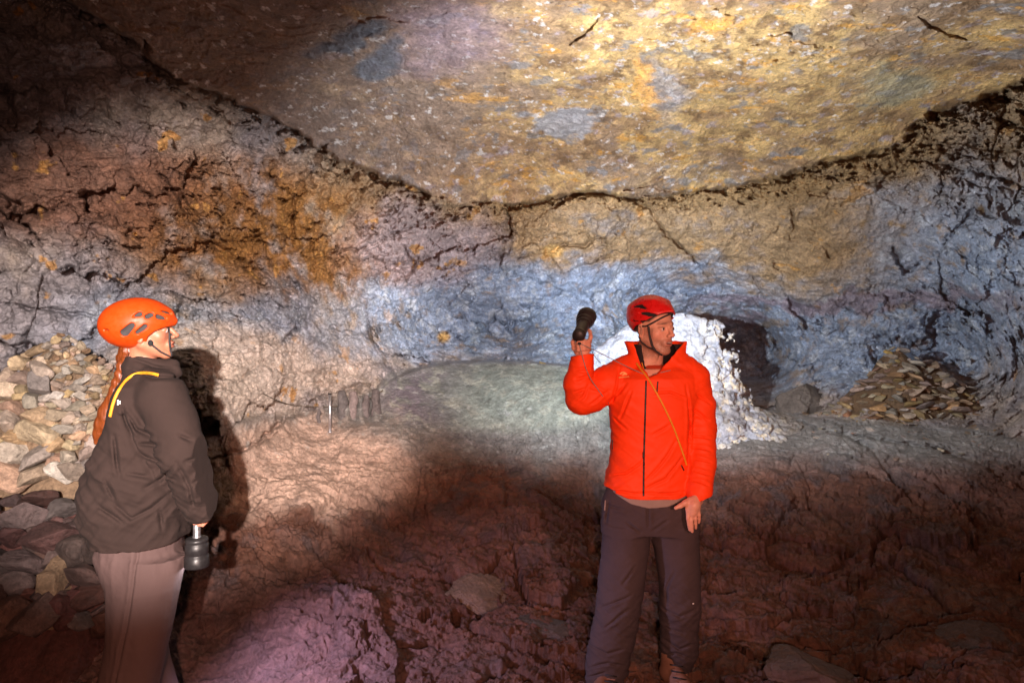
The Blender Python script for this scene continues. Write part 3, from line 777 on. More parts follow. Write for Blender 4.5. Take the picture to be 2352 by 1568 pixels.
M_glass = plain("lit torch lens", (0.9, 0.9, 0.9), 0.1, emit=((0.85, 0.9, 1.0), 30.0))

# ---------------------------------------------------------------- heads
def frame_of(fwd, up=(0, 0, 1)):
    f = Vector(fwd).normalized(); z = Vector(up); z = (z - f * z.dot(f)).normalized(); x = f.cross(z)
    return np.array([[x[i], f[i], z[i]] for i in range(3)], np.float32)     # columns = local x, forward, up

def head_mesh(stubble=0.0, female=False, open_mouth=True):
    f = Field((-.11, -.13, -.20), (.11, .14, .15), 0.0024)
    f.add(ell((0, -.018, .034), (.075, .097, .086)), .01)
    f.add(ell((0, .020, -.030), (.057, .066, .082)), .03)
    for sx in (-1, 1):
        f.add(cone((sx * .054, -.008, -.052), (sx * .020, .062, -.102), .018, .013), .028)      # jaw
        f.add(ell((sx * .040, .052, -.026), (.020, .020, .020)), .022)                            # cheek bone
        f.add(cone((sx * .010, .086, .019), (sx * .038, .070, .020), .0085, .007), .012)          # brow
    f.add(ell((0, .068, -.103), (.021, .017, .016)), .018)                                        # chin
    for sx in (-1, 1):
        f.sub(ell((sx * .031, .096, -.001), (.017, .017, .0105)), .014)
        f.add(ell((sx * .031, .070, -.002), (.0165, .0165, .0125)), .004)                         # lid bulge
        f.sub(ell((sx * .031, .088, -.003), (.0115, .0080, .0042)), .002)                         # lid opening
    f.add(cone((0, .082, .012), (0, .106, -.026), .0065, .0095), .010)
    f.add(ell((0, .108, -.030), (.0105, .011, .009)), .006)
    for sx in (-1, 1):
        f.add(ell((sx * .0125, .098, -.034), (.0068, .009, .0068)), .006)
        f.sub(ell((sx * .007, .101, -.042), (.0036, .005, .003)), .002)
    f.add(ell((0, .078, -.064), (.030, .016, .022)), .012)                                        # mouth mound
    f.add(ell((0, .0935, -.0565), (.0215, .0065, .0045)), .005)
    f.add(ell((0, .0905, -.0755 if open_mouth else -.0730), (.0180, .0070, .0052)), .005)
    if open_mouth: f.sub(ell((0, .098, -.0655), (.0165, .019, .0068)), .003)
    else: f.sub(ell((0, .102, -.0645), (.021, .010, .0012)), .003)
    f.sub(ell((0, .094, -.084), (.022, .008, .005)), .008)
    for sx in (-1, 1):                                                                            # ears
        Rm = frame_of((sx * .35, .9, .1), (0, -.2, 1))
        f.add(ell((sx * .077, -.012, -.012), (.007, .018, .031), Rm), .006)
        f.sub(ell((sx * .086, -.008, -.008), (.007, .010, .019), Rm), .004)
        f.add(ell((sx * .079, -.004, -.018), (.004, .004, .009), Rm), .004)
        f.add(ell((sx * .078, -.010, -.038), (.006, .009, .008), Rm), .005)
    nr = .045 if female else .050
    f.add(cone((0, -.022, -.06), (0, -.045, -.195), nr, nr + .004), .022)
    if not female: f.add(ell((0, .012, -.128), (.012, .014, .014)), .015)
    V_, F_ = f.mesh()
    x, y, z = V_.T
    base = np.tile(C(.62, .33, .23), (len(V_), 1))
    base = lerp(base, C(.64, .27, .20)[None], .5 * np.exp(-((np.abs(x) - .042) ** 2 + (z + .028) ** 2) / .018 ** 2))
    base = lerp(base, C(.62, .26, .19)[None], .55 * np.exp(-(x ** 2 + (y - .11) ** 2 + (z + .03) ** 2) / .014 ** 2))
    lip = np.exp(-((x / .021) ** 4 + ((z + .0645) / .0125) ** 4)) * (y > .082)
    base = lerp(base, C(.48, .15, .13)[None], lip * .9)
    mouth = (np.exp(-((x / .0165) ** 4 + ((z + .0655) / .0065) ** 4)) * (y < .094) * (y > .06)) if open_mouth else 0 * x
    base = lerp(base, C(.05, .012, .012)[None], mouth)
    teeth = mouth * (z > -.0645) * (z < -.0585)
    base = lerp(base, C(.62, .56, .50)[None], teeth * .8)
    st = sstep(-.035, -.065, z) * (y > -.02) * sstep(-.15, -.125, z) * (1 - lip)
    st = np.maximum(st, sstep(.028, .05, np.abs(x)) * (y > .0) * (y < .05) * (z > -.08) * (z < .0) * .8)
    nz = .6 + .8 * np.random.default_rng(2).random(len(x))
    base = lerp(base, C(.22, .12, .085)[None], st * stubble * nz)
    brow = np.exp(-(((np.abs(x) - .030) / .017) ** 4 + ((z - .0205 + .12 * (np.abs(x) - .03) ** 1.0) / .0042) ** 2)) * (y > .05)
    base = lerp(base, C(.10, .05, .03)[None], np.clip(brow * (1.0 if not female else .8), 0, 1))
    lash = np.exp(-(((np.abs(x) - .031) / .014) ** 4 + ((z - .0025) / .0022) ** 2)) * (y > .06)
    base = lerp(base, C(.09, .05, .04)[None], lash * .8)
    if not female:      # short hair on the skull
        hr = sstep(.0, .012, z - .02 - np.maximum(0, y - .03) * .9) * (y < .075)
        hr = np.maximum(hr, sstep(-.02, -.035, y) * sstep(-.055, -.04, z))
        base = lerp(base, C(.07, .04, .025)[None], hr)
    return V_, F_, np.clip(base, 0.01, 1)

def eyes(Mx, c, parent, look=(0.0, 1.0, 0.0)):
    for sx in (-1, 1):
        n_, r_ = 22, .0128
        V_ = []; cols = []; F_ = []
        l = Vector(look).normalized()
        for i in range(n_ + 1):
            for j in range(n_):
                th = math.pi * i / n_; ph = 2 * math.pi * j / n_
                d = Vector((math.sin(th) * math.cos(ph), math.cos(th), math.sin(th) * math.sin(ph)))
                V_.append(np.array([sx * .031, .0735, -.003]) + np.array(d) * r_)
                a = d.angle(l)
                cols.append((.01, .01, .01) if a < .2 else ((.05, .03, .02) if a < .45 else (.62, .50, .46)))
        for i in range(n_):
            for j in range(n_):
                F_.append((i * n_ + j, i * n_ + (j + 1) % n_, (i + 1) * n_ + (j + 1) % n_, (i + 1) * n_ + j))
        W_ = np.array(V_, np.float32) @ Mx.T + A3(c)
        o = link_mesh("eye", W_, np.array(F_)[:, ::-1], M_skin, col=np.array(cols, np.float32))
        attach(o, parent)

def helmet(parent, Mx, c, ctr, rad, cut, vents, mat, linermat, ridge=None):
    """shell with a cut rim and carved vents, and the foam liner that shows through them"""
    ctr = A3(ctr); rad = A3(rad)
    def local_hit(u, v):
        o = Mx.T @ (np.array([0, 0, CZ], np.float32) - A3(c)); d = Mx.T @ A3((P(u, v, 3.0) - Vector((0, 0, CZ))).normalized())
        oo = (o - ctr) / rad; dd = d / rad
        A_, B_, C_ = (dd * dd).sum(), 2 * (oo * dd).sum(), (oo * oo).sum() - 1
        q = B_ * B_ - 4 * A_ * C_
        if q < 0: return None
        return o + d * (-B_ - math.sqrt(q)) / (2 * A_)
    f = Field(ctr - rad - .03, ctr + rad + .03, 0.0024)
    f.add(ell(ctr, rad), .002)
    if ridge: ridge(f)
    def cutter(X, Y, Z):
        y = np.interp(np.broadcast_to(Y, (1, Y.shape[1], 1)).ravel(), [q[0] for q in cut], [q[1] for q in cut]).reshape(1, -1, 1).astype(np.float32)
        return Z - y + 0 * X
    def zcut(X, Y, Z): return cutter(X, Y, Z)
    lo, hi = ctr - rad - .03, ctr + rad + .03
    liner = Field(lo, hi, 0.003)
    liner.add(ell(ctr, rad - .009), .002)
    f.sub(ell(ctr, rad - .0075), .002)
    f.sub((zcut, lo, hi), .003)
    liner.sub(ell(ctr, rad - .024), .002)
    liner.sub(((lambda X, Y, Z: cutter(X, Y, Z) - .003), lo, hi), .003)
    for (a, b, ra, rb) in vents:
        pa, pb = local_hit(*a), local_hit(*b)
        if pa is None or pb is None: continue
        for m in (1, -1):
            q = np.array([m, 1, 1], np.float32)
            f.sub(cone(pa * q, pb * q, ra, rb), .0015)
            ia = ctr + (pa * q - ctr) * .985; ib = ctr + (pb * q - ctr) * .985
            liner.sub(cone(ia, ib, ra * .95, rb * .95), .004)
    g = lambda V_: V_ @ Mx.T + A3(c)
    o, V1, F1 = put("helmet", f, mat, parent, post=g)
    o2, V2, F2 = put("helmet_liner", liner, linermat, parent, post=g)
    bpy.context.view_layer.update()
    o2.parent = o; o2.matrix_parent_inverse = o.matrix_world.inverted() if False else Matrix.Identity(4)
    return o, bvh_of(V1, F1)

def subpart(o, parent_obj):
    """re-parent a world-built object under a part (both keep their place)"""
    o.parent = parent_obj
    o.matrix_parent_inverse = Matrix.Identity(4)
    return o

def creases(p, k, lines, depth, w):
    uu = p[:, 0] / p[:, 1] * F + CU; vv = (CZ - p[:, 2]) / p[:, 1] * F + HV
    uu = uu + 3 * perlin(p, 14, 2); vv = vv + 3 * perlin(p, 14, 6)
    out_ = np.zeros(len(p), np.float32)
    for ln in lines:
        us = [a[0] for a in ln]; vs = [a[1] for a in ln]
        m = (uu > min(us) - 20) & (uu < max(us) + 20) & (vv > min(vs) - 20) & (vv < max(vs) + 20)
        if not m.any(): continue
        d, t = poly_dist(ln, uu[m], vv[m])
        e = np.sqrt(np.clip(4 * np.clip(t, .03, .97) * (1 - np.clip(t, .03, .97)), 0, 1))
        out_[m] += e * (depth * np.exp(-(d / w) ** 2) - .55 * depth * np.exp(-((d - 2.6 * w) / (1.6 * w)) ** 2))
    return out_

# ================================================================= THE GUIDE (man in red)
mu = Uv(3.22)
man = empty("person", "man in a red jacket and red helmet raising a torch and looking to the side", "person", (mu.x(1492), 3.22, 0))
HC = mu.p(1503, 752); HM = frame_of((.57, -.82, -.03), (.03, -.03, 1))
hv, hf, hcol = head_mesh(stubble=.6)
hvw = (hv * 1.04) @ HM.T + HC
k = mu.k
# --- body: arms, hands, trunk and legs under the clothes, one continuous surface
def sweep_hand(f, M_, chains, k_=.004):
    for ch in chains:
        for a, b in zip(ch[:-1], ch[1:]): f.add(cone(M_.p(*a[:3]), M_.p(*b[:3]), a[3] * M_.k, b[3] * M_.k), k_)
bodyf = Field((mu.x(1280), 2.90, -0.02), (mu.x(1665), 3.48, mu.z(748)), 0.0042)
bodyf.add(loft([mu.sec(845, 1440, 1570, .07), mu.sec(880, 1415, 1580, .095), mu.sec(1000, 1420, 1568, .09), mu.sec(1150, 1405, 1580, .09), mu.sec(1190, 1400, 1590, .09)]), .02)
bodyf.add(cone(mu.p(1497, 850, .04), mu.p(1499, 812, .045), .050, .050), .03)
mu.chain(bodyf, [(1425, 862, 0, 30), (1345, 910, -.02, 24), (1337, 835, -.06, 17), (1338, 818, -.07, 13)], .02)
mu.chain(bodyf, [(1582, 865, 0, 30), (1608, 990, 0, 24), (1604, 1125, -.10, 17), (1600, 1148, -.13, 14)], .02)
mu.chain(bodyf, [(1440, 1190, 0, 42), (1425, 1390, -.03, 32), (1392, 1560, -.03, 22), (1392, 1575, -.02, 20)], .02)
mu.chain(bodyf, [(1550, 1190, 0, 42), (1562, 1390, -.02, 32), (1560, 1520, .03, 22), (1556, 1560, .03, 20)], .02)
# left hand hanging at the hip, back of the hand to the camera
hd = -.17
sweep_hand(bodyf, mu, [[(1600, 1142, hd + .02, 12), (1594, 1160, hd, 12), (1590, 1176, hd, 10)]], .01)
bodyf.add(ell(mu.p(1591, 1164, hd), (17 * k, .012, 21 * k)), .012)
sweep_hand(bodyf, mu, [
    [(1580, 1174, hd, 4.6), (1580, 1190, hd - .006, 4.3), (1582, 1204, hd - .002, 3.9), (1584, 1216, hd + .006, 3.4)],
    [(1588, 1178, hd, 4.7), (1588, 1194, hd - .006, 4.3), (1589, 1209, hd - .002, 3.9), (1590, 1220, hd + .006, 3.4)],
    [(1596, 1176, hd, 4.5), (1597, 1190, hd - .004, 4.1), (1598, 1202, hd + .002, 3.7), (1598, 1212, hd + .010, 3.3)],
    [(1604, 1171, hd, 4.0), (1606, 1182, hd - .002, 3.7), (1606, 1192, hd + .004, 3.3), (1605, 1200, hd + .012, 3.0)]], .0025)
sweep_hand(bodyf, mu, [[(1585, 1148, hd + .01, 7.5), (1574, 1154, hd, 6.0), (1563, 1161, hd - .006, 5.0), (1552, 1166, hd - .008, 4.1)]], .008)
# right hand closed round the torch
sweep_hand(bodyf, mu, [[(1338, 820, -.075, 12), (1340, 808, -.08, 13)]], .01)
bodyf.add(ell(mu.p(1342, 797, -.070), (15 * k, .026, 19 * k)), .012)
for i in range(3):
    z0 = 783 + 8.2 * i
    sweep_hand(bodyf, mu, [[(1354, z0 + 3, -.06, 4.9), (1352, z0, -.100, 4.7), (1341, z0 + 2, -.118, 4.5), (1328, z0 + 4, -.112, 4.2), (1322, z0 + 6, -.090, 3.8)]], .0025)
sweep_hand(bodyf, mu, [[(1353, 788, -.06, 5.0), (1357, 773, -.055, 4.6), (1355, 761, -.035, 4.2), (1349, 755, -.015, 3.8)]], .004)
sweep_hand(bodyf, mu, [[(1328, 812, -.07, 7.0), (1319, 799, -.08, 6.0), (1316, 786, -.075, 5.0), (1320, 775, -.055, 4.2)]], .006)
bv, bf = bodyf.mesh()
bcol = np.tile(C(.60, .30, .21), (len(bv), 1)); 
bcol = lerp(bcol, C(.55, .22, .16)[None], .5 * sstep(-.1, .3, fbm(bv, 30, 2, 5)))
allv = np.concatenate([bv, hvw]); allf = np.concatenate([bf, hf + len(bv)])
body_o = link_mesh("body", allv, allf, M_skin, col=np.concatenate([bcol, hcol])); attach(body_o, man)
eyes(HM * 1.04, HC, man, look=(.10, 1.0, .02))
b_head = bvh_of(hvw, hf); b_body = bvh_of(bv, bf)

# --- trousers
tf = Field((mu.x(1325), 2.90, 0.02), (mu.x(1630), 3.50, mu.z(1095)), 0.0042)
tf.add(loft([mu.sec(1100, 1398, 1588, .105), mu.sec(1150, 1390, 1598, .115), mu.sec(1190, 1386, 1603, .12), mu.sec(1215, 1384, 1604, .115)]), .01)
tf.add(loft([mu.sec(1200, 1384, 1492, .11), mu.sec(1260, 1382, 1489, .105), mu.sec(1330, 1377, 1478, .095, -.02), mu.sec(1400, 1371, 1464, .085, -.04), mu.sec(1440, 1362, 1460, .082, -.04),
             mu.sec(1500, 1349, 1444, .078, -.05), mu.sec(1545, 1348, 1434, .075, -.06), mu.sec(1600, 1352, 1428, .085, -.06)], 2.1), .02)
tf.add(loft([mu.sec(1200, 1490, 1606, .11), mu.sec(1260, 1502, 1606, .105), mu.sec(1330, 1514, 1606, .095, -.02), mu.sec(1400, 1519, 1603, .085, -.03), mu.sec(1440, 1519, 1601, .08, -.02),
             mu.sec(1500, 1518, 1600, .078, .0), mu.sec(1532, 1521, 1586, .070, .02)], 2.1), .02)
def trouser_folds(p):
    y = p[:, 1]; z = p[:, 2]; dia = np.stack([p[:, 0], p[:, 1], z + .55 * p[:, 0]], 1); dib = np.stack([p[:, 0], p[:, 1], z - .7 * p[:, 0]], 1)
    a = fbm(dia, (5, 5, 19), 3, 3, ridged=True); b = fbm(dib, (4, 4, 15), 3, 9, ridged=True)
    low = sstep(.72, .25, z); hip = np.exp(-((z - .84) / .05) ** 2) + np.exp(-((z - .36) / .07) ** 2) * 1.2
    return -.0075 * a * (.18 + .7 * low + .5 * hip) - .006 * b * (.3 + .6 * hip + .4 * low) - .006 * fbm(p, (9, 9, 5), 2, 4) + (y < 3.24) * creases(p, mu.k, [
        [(1376, 1398), (1410, 1384), (1450, 1364)], [(1392, 1440), (1418, 1418), (1444, 1398)], [(1352, 1478), (1395, 1500), (1432, 1490)], [(1350, 1532), (1400, 1520), (1430, 1528)], [(1350, 1555), (1390, 1545)], [(1526, 1398), (1560, 1415), (1600, 1398)],
        [(1526, 1468), (1560, 1490), (1598, 1478)], [(1526, 1440), (1570, 1455)], [(1524, 1505), (1555, 1500), (1590, 1512)], [(1395, 1160), (1430, 1168)], [(1500, 1220), (1535, 1195)], [(1490, 1148), (1490, 1208)], [(1470, 1222), (1440, 1200)], [(1398, 1150), (1392, 1200)], [(1550, 1310), (1530, 1350), (1530, 1390)], [(1460, 1300), (1430, 1340)]], .0060, 2.4)
tf.disp(trouser_folds)
trousers, tv, tff = put("trousers", tf, M_trou, man)
b_tr = bvh_of(tv, tff)

# --- red jacket
jf = Field((mu.x(1285), 2.88, mu.z(1165)), (mu.x(1662), 3.48, mu.z(770)), 0.0042)
jf.add(loft([mu.sec(838, 1448, 1572, .085, .02), mu.sec(850, 1425, 1594, .105, .01), mu.sec(866, 1408, 1604, .125), mu.sec(900, 1400, 1602, .138), mu.sec(960, 1402, 1588, .135), mu.sec(1010, 1405, 1584, .130),
             mu.sec(1060, 1400, 1584, .128), mu.sec(1110, 1390, 1587, .130), mu.sec(1145, 1384, 1590, .132)], 2.4), .02)
mu.chain(jf, [(1470, 828, .02, 26), (1432, 852, 0, 30), (1398, 878, -.01, 37), (1360, 902, -.02, 38), (1338, 911, -.03, 35)], .02)
mu.chain(jf, [(1338, 911, -.03, 35), (1328, 880, -.05, 29), (1334, 850, -.06, 24), (1337, 818, -.07, 21.5), (1339, 800, -.075, 21)], .02)
mu.chain(jf, [(1530, 830, .02, 26), (1568, 846, 0, 30), (1592, 872, 0, 35), (1606, 930, 0, 33), (1610, 990, 0, 31), (1613, 1060, -.06, 28), (1608, 1120, -.11, 24), (1604, 1150, -.13, 23)], .018)
jf.sub(half((0, -.10, -1), mu.p(1480, 1139, -.13), mu.p(1380, 1165, -.3), mu.p(1568, 1112, .3)), .003)
jf.sub(half((-.5, 0, -1), mu.p(1400, 1112), mu.p(1360, 1165, -.3), mu.p(1425, 1095, .3)), .006)
jf.sub(half((.18, .15, -1), mu.p(1598, 1139, -.13), mu.p(1572, 1165, -.2), mu.p(1660, 1110, .05)), .003)     # left cuff
jf.sub(cone(mu.p(1601, 1160, -.14), mu.p(1603, 1128, -.115), .036, .033), .003)
jf.sub(half((-.12, .1, 1), mu.p(1338, 817, -.07), mu.p(1300, 835, -.25), mu.p(1375, 770, .1)), .003)          # right cuff
jf.sub(cone(mu.p(1339, 800, -.075), mu.p(1337, 826, -.068), .034, .031), .003)
# standing collar, open at the front
def collar_field(f, cu, secs, th, notch, k_=.006):
    outer = loft([mu.sec(v, l, r, hd_, yc) for v, l, r, hd_, yc in secs], 2.0)
    inner = loft([(z_ + (.02 if i == 0 else (-.02 if i == len(secs) - 1 else 0)), x_, w_ - th, y_, d_ - th) for i, (z_, x_, w_, y_, d_) in enumerate([mu.sec(v, l, r, hd_, yc) for v, l, r, hd_, yc in secs][::-1])], 2.0)
    return outer, inner
secs = [(786, 1437, 1580, .082, .02), (806, 1442, 1580, .084, .02), (826, 1449, 1580, .088, .02), (850, 1452, 1576, .095, .015), (880, 1462, 1560, .10, .0)]
outer = loft([mu.sec(*s_) for s_ in secs], 2.0)
jf.add(outer, .006)
def wedge(pts, y0, y1):
    """prism cut: polygon given in the picture, between two depths (x, z plane)"""
    pg = [(mu.x(a), mu.z(b)) for a, b in pts]
    def f(X, Y, Z):
        d = None
        for (x1, z1), (x2, z2) in zip(pg, pg[1:] + pg[:1]):
            nx, nz = z2 - z1, -(x2 - x1); L = math.hypot(nx, nz)
            e = ((X - x1) * nx + (Z - z1) * nz) / L + 0 * Y
            d = e if d is None else np.maximum(d, e)
        return np.maximum(d, np.maximum(Y - y1, y0 - Y))
    xs = [p_[0] for p_ in pg]; zs = [p_[1] for p_ in pg]
    return f, np.array([min(xs), y0, min(zs)]), np.array([max(xs), y1, max(zs)])
inner = loft([mu.sec(770, 1443, 1573, .074, .02), mu.sec(806, 1449, 1573, .076, .02), mu.sec(826, 1456, 1572, .080, .02), mu.sec(852, 1461, 1568, .085, .015)], 2.0)
jf.sub(inner, .003)
def ccw(pts):
    a = sum((x1 * y2 - x2 * y1) for (x1, y1), (x2, y2) in zip(pts, pts[1:] + pts[:1]))
    return pts if a < 0 else pts[::-1]
def fixw(pts, y0, y1):
    f, lo, hi = wedge(pts, y0, y1)
    cx = sum(p_[0] for p_ in pts) / len(pts); cz_ = sum(p_[1] for p_ in pts) / len(pts)
    t = f(np.array([[[mu.x(cx)]]]), np.array([[[(y0 + y1) / 2]]]), np.array([[[mu.z(cz_)]]]))
    return (f, lo, hi) if float(t.ravel()[0]) < 0 else wedge(pts[::-1], y0, y1)
jf.sub(fixw([(1447, 770), (1600, 770), (1600, 812), (1574, 824), (1545, 843), (1498, 858), (1484, 872), (1470, 845)], 2.9, 3.21), .004)
jf.sub(fixw([(1574, 765), (1610, 765), (1610, 812), (1574, 812)], 3.1, 3.5), .004)
def jacket_folds(p):
    x, y, z = p.T
    arm = np.maximum(sstep(mu.x(1395), mu.x(1380), x), sstep(mu.x(1583), mu.x(1590), x))
    dia = np.stack([x, y, z + .6 * (x - mu.x(1490))], 1); dib = np.stack([x, y, z - .8 * (x - mu.x(1490))], 1)
    a = fbm(dia, (4, 4, 13), 3, 13, ridged=True); b = fbm(dib, (3.5, 3.5, 11), 3, 19, ridged=True)
    c_ = fbm(p + .02 * np.stack([perlin(p, 9), perlin(p, 9, 4), perlin(p, 9, 7)], 1), (6, 6, 20), 3, 23, ridged=True)
    torso = 1 - arm
    return -.0050 * a * torso - .0060 * b * torso * sstep(1.25, .95, z) - .0045 * c_ * arm - .005 * a * arm - .004 * fbm(p, 8, 2, 3) + (y < 3.24) * creases(p, mu.k, [
        [(1355, 928), (1378, 915), (1400, 895)], [(1352, 888), (1375, 897), (1395, 910)], [(1318, 928), (1340, 908), (1352, 882)], [(1322, 872), (1350, 862)], [(1322, 850), (1354, 846)], [(1398, 925), (1422, 903), (1438, 880)],
        [(1320, 900), (1345, 890)], [(1410, 960), (1438, 985)], [(1476, 1060), (1440, 1085), (1405, 1092)], [(1482, 1105), (1520, 1065), (1556, 1005)], [(1485, 1122), (1530, 1098), (1574, 1042)], [(1576, 885), (1584, 940), (1583, 1000), (1582, 1060)],
        [(1590, 1000), (1632, 1008)], [(1588, 1026), (1634, 1034)], [(1592, 1052), (1634, 1060)], [(1592, 1078), (1634, 1090)], [(1592, 1102), (1626, 1112)], [(1600, 905), (1630, 925)], [(1594, 940), (1628, 965)],
        [(1425, 838), (1417, 880), (1408, 922)], [(1500, 905), (1540, 900), (1575, 915)], [(1450, 900), (1425, 960)], [(1500, 1000), (1540, 975)], [(1395, 1126), (1440, 1130), (1476, 1133)], [(1482, 1133), (1530, 1132), (1570, 1128)]], .0060, 2.2)
jf.disp(jacket_folds)
jacket, jv, jff = put("jacket", jf, M_red, man)
b_j = bvh_of(jv, jff)

# dark hoodie collar, t-shirt and the pale hem of the fleece under the jacket
cf = Field((mu.x(1430), 3.02, mu.z(900)), (mu.x(1600), 3.40, mu.z(775)), 0.0036)
cf.add(loft([mu.sec(793, 1456, 1566, .072, .025), mu.sec(812, 1455, 1570, .078, .022), mu.sec(835, 1460, 1572, .085, .015), mu.sec(890, 1465, 1562, .11, .0)], 2.0), .004)
cf.sub(loft([mu.sec(780, 1465, 1557, .060, .028), mu.sec(812, 1468, 1556, .062, .026), mu.sec(840, 1474, 1548, .060, .02)], 2.0), .003)
cf.sub(fixw([(1466, 775), (1562, 775), (1560, 800), (1528, 846), (1486, 868), (1476, 840)], 2.95, 3.215), .004)
cf.disp(lambda p: -.006 * fbm(p, (8, 8, 22), 3, 5, ridged=True))
hood, cv_, cf_ = put("hoodie", cf, M_dark, man)
sf = Field((mu.x(1450), 3.0, mu.z(905)), (mu.x(1590), 3.36, mu.z(800)), 0.004)
sf.add(loft([mu.sec(838, 1477, 1530, .055, .02), mu.sec(845, 1474, 1545, .075, .01), mu.sec(890, 1470, 1550, .085, .0)], 2.0), .004)
put("t_shirt", sf, M_tee, man)
lf = Field((mu.x(1560), 3.0, mu.z(860)), (mu.x(1620), 3.3, mu.z(790)), 0.004) if False else None
hf_ = Field((mu.x(1380), 3.02, mu.z(1165)), (mu.x(1600), 3.42, mu.z(1100)), 0.004)
hf_.add(loft([mu.sec(1105, 1396, 1586, .122), mu.sec(1160, 1394, 1590, .126)], 2.4), .004)
hf_.sub(fixw([(1380, 1117), (1400, 1123), (1440, 1144), (1478, 1151), (1520, 1148), (1566, 1130), (1610, 1130), (1610, 1180), (1380, 1180)], 2.9, 3.6), .002) if False else None
def hem_cut(X, Y, Z):
    lim = np.interp((X / mu.k + CU).ravel(), [1380, 1395, 1440, 1478, 1520, 1566, 1610], [1112, 1118, 1143, 1151, 1148, 1132, 1122]).reshape(X.shape)
    return (Z - (CZ - (lim - HV) * mu.k)).astype(np.float32) + 0 * Y
hf_.sub((hem_cut, A3((mu.x(1380), 3.0, mu.z(1165))), A3((mu.x(1600), 3.45, mu.z(1100)))), .002)
fleece, fv_, ff_ = put("fleece_hem", hf_, M_grey, man)

# boots
for nm, bu, by, zt, hdg in (("boot", 1549, 3.15, mu.z(1530), .04), ("boot", 1396, 3.12, mu.z(1575), -.08)):
    bx = (bu - CU) / F * (by + .03)
    f_ = Field((bx - .09, by - .20, -.03), (bx + .09, by + .17, .17), 0.004)
    c0 = A3((bx, by, 0)); dx = hdg
    f_.add(cone(c0 + A3((-.35 * dx, .075, .04)), c0 + A3((dx, -.10, .030)), .044, .040), .02)
    f_.add(ell(c0 + A3((dx * 1.1, -.125, .022)), (.045, .055, .036)), .02)
    f_.add(cone(c0 + A3((-.3 * dx, .065, .05)), c0 + A3((-.2 * dx, .05, .13)), .046, .050), .02)
    f_.add(cone(c0 + A3((.2 * dx, 0, .07)), c0 + A3((.8 * dx, -.09, .050)), .030, .024), .015)
    f_.sub(half((0, 0, -1), (0, 0, -.012), c0 - .2, c0 + .2), .003)
    for i in range(4):
        yy = .02 - i * .028
        f_.add(cone(c0 + A3((-.018, yy, .105 - i * .011)), c0 + A3((.022, yy - .012, .105 - i * .011)), .0035), .003)
    b_o, _, _ = put(nm, f_, M_boot, man)
    g_ = Field((bx - .09, by - .21, -.04), (bx + .09, by + .17, .05), 0.004)
    g_.add(cone(c0 + A3((-.35 * dx, .078, .0)), c0 + A3((dx, -.11, 0)), .050, .049), .01)
    g_.add(ell(c0 + A3((dx * 1.1, -.130, 0)), (.049, .062, .05)), .02)
    g_.sub(half((0, 0, 1), (0, 0, .006), c0 - .25, c0 + .25), .002)
    g_.sub(half((0, 0, -1), (0, 0, -.025), c0 - .25, c0 + .25), .002)
    so, _, _ = put("sole", g_, M_sole, man); subpart(so, b_o)
    for i in range(4):
        yy = .035 - i * .030; zz_ = .128 - i * .014
        subpart(tube("lace", [Vector((c0 + A3((-.026, yy, zz_ - .004))).tolist()), Vector((c0 + A3((0, yy - .022, zz_ + .002))).tolist()), Vector((c0 + A3((.030, yy - .016, zz_ - .006))).tolist())], .0035, M_strap, man, seg=6), b_o)

# zips, pocket pulls, prints: laid on the jacket surface
def on(bv, pts, off=.002, step=.006):
    ps = []
    for (a, b), (c_, d_) in zip(pts[:-1], pts[1:]):
        n_ = max(2, int(math.hypot(c_ - a, d_ - b) / 3))
        ps += [cast(bv, a + (c_ - a) * i / n_, b + (d_ - b) * i / n_, off) for i in range(n_)]
    ps.append(cast(bv, *pts[-1], off))
    ps = [p_ for p_ in ps if p_ is not None]
    return ps
z1 = tube("zip", on([b_j], [(1484, 874), (1482, 950), (1479, 1050), (1478, 1139)], .0012), .0042, M_zip, man, flat=.5)
zz = on([b_j], [(1478.5, 1038), (1478.5, 1052)], .004); subpart(tube("zip_pull", zz, .005, M_zip, man, flat=.5), z1)
zz = on([b_j], [(1479, 1060), (1479, 1068)], .004); subpart(tube("zip_pull", zz, .0045, M_zip, man, flat=.5), z1)
for pts in ([(1511, 876), (1510, 886), (1509, 900)], [(1565, 1068), (1571, 1080)], [(1407, 1010), (1407, 1032)]):
    q = on([b_j], pts, .001)
    if len(q) > 1: tube("pocket_zip", q, .0032, M_zip, man, flat=.5)
for (a, b) in (((1478, 788 + 40), (1484, 848)), ):
    q = on([bvh_of(cv_, cf_)], [(1474, 832), (1484, 866)], .002)
    if len(q) > 1: tube("hoodie_zip", q, .0022, M_yellow, man, flat=.6)
# small chest emblem: an arched peak over a line of script
emb = []
for i in range(9):
    t = i / 8; emb.append((1424 + 16 * t, 862 - 7 * math.sin(math.pi * (0.15 + .75 * t))))
e0 = tube("chest_emblem", on([b_j], emb, .001), .0036, M_print, man, flat=.3)
for j in range(3):
    q = on([b_j], [(1428 + 2 * j, 861 - 1.6 * j), (1439 - .6 * j, 859 - 1.8 * j)], .001)
    if len(q) > 1: subpart(tube("emblem_stripe", q, .0022, M_print, man, flat=.3), e0)
scr = [(1421 + i * 1.25, 866.5 - .12 * i + (1.6 if i % 2 else -1.2)) for i in range(20)]
subpart(tube("emblem_script", on([b_j], scr, .001), .0013, M_print, man, flat=.4), e0)
for (a, b) in (((1374, 1310), (1374, 1313)), ((1591, 1386), (1594, 1385))):
    q = on([b_tr], [a, b], .001)
    if len(q) > 1: tube("reflector_dot", q, .0032, M_white, man, flat=.5)
q = on([b_tr], [(1391, 1148), (1389, 1172)], .001)
if len(q) > 1: tube("pocket_zip", q, .004, M_grey, man, flat=.4)

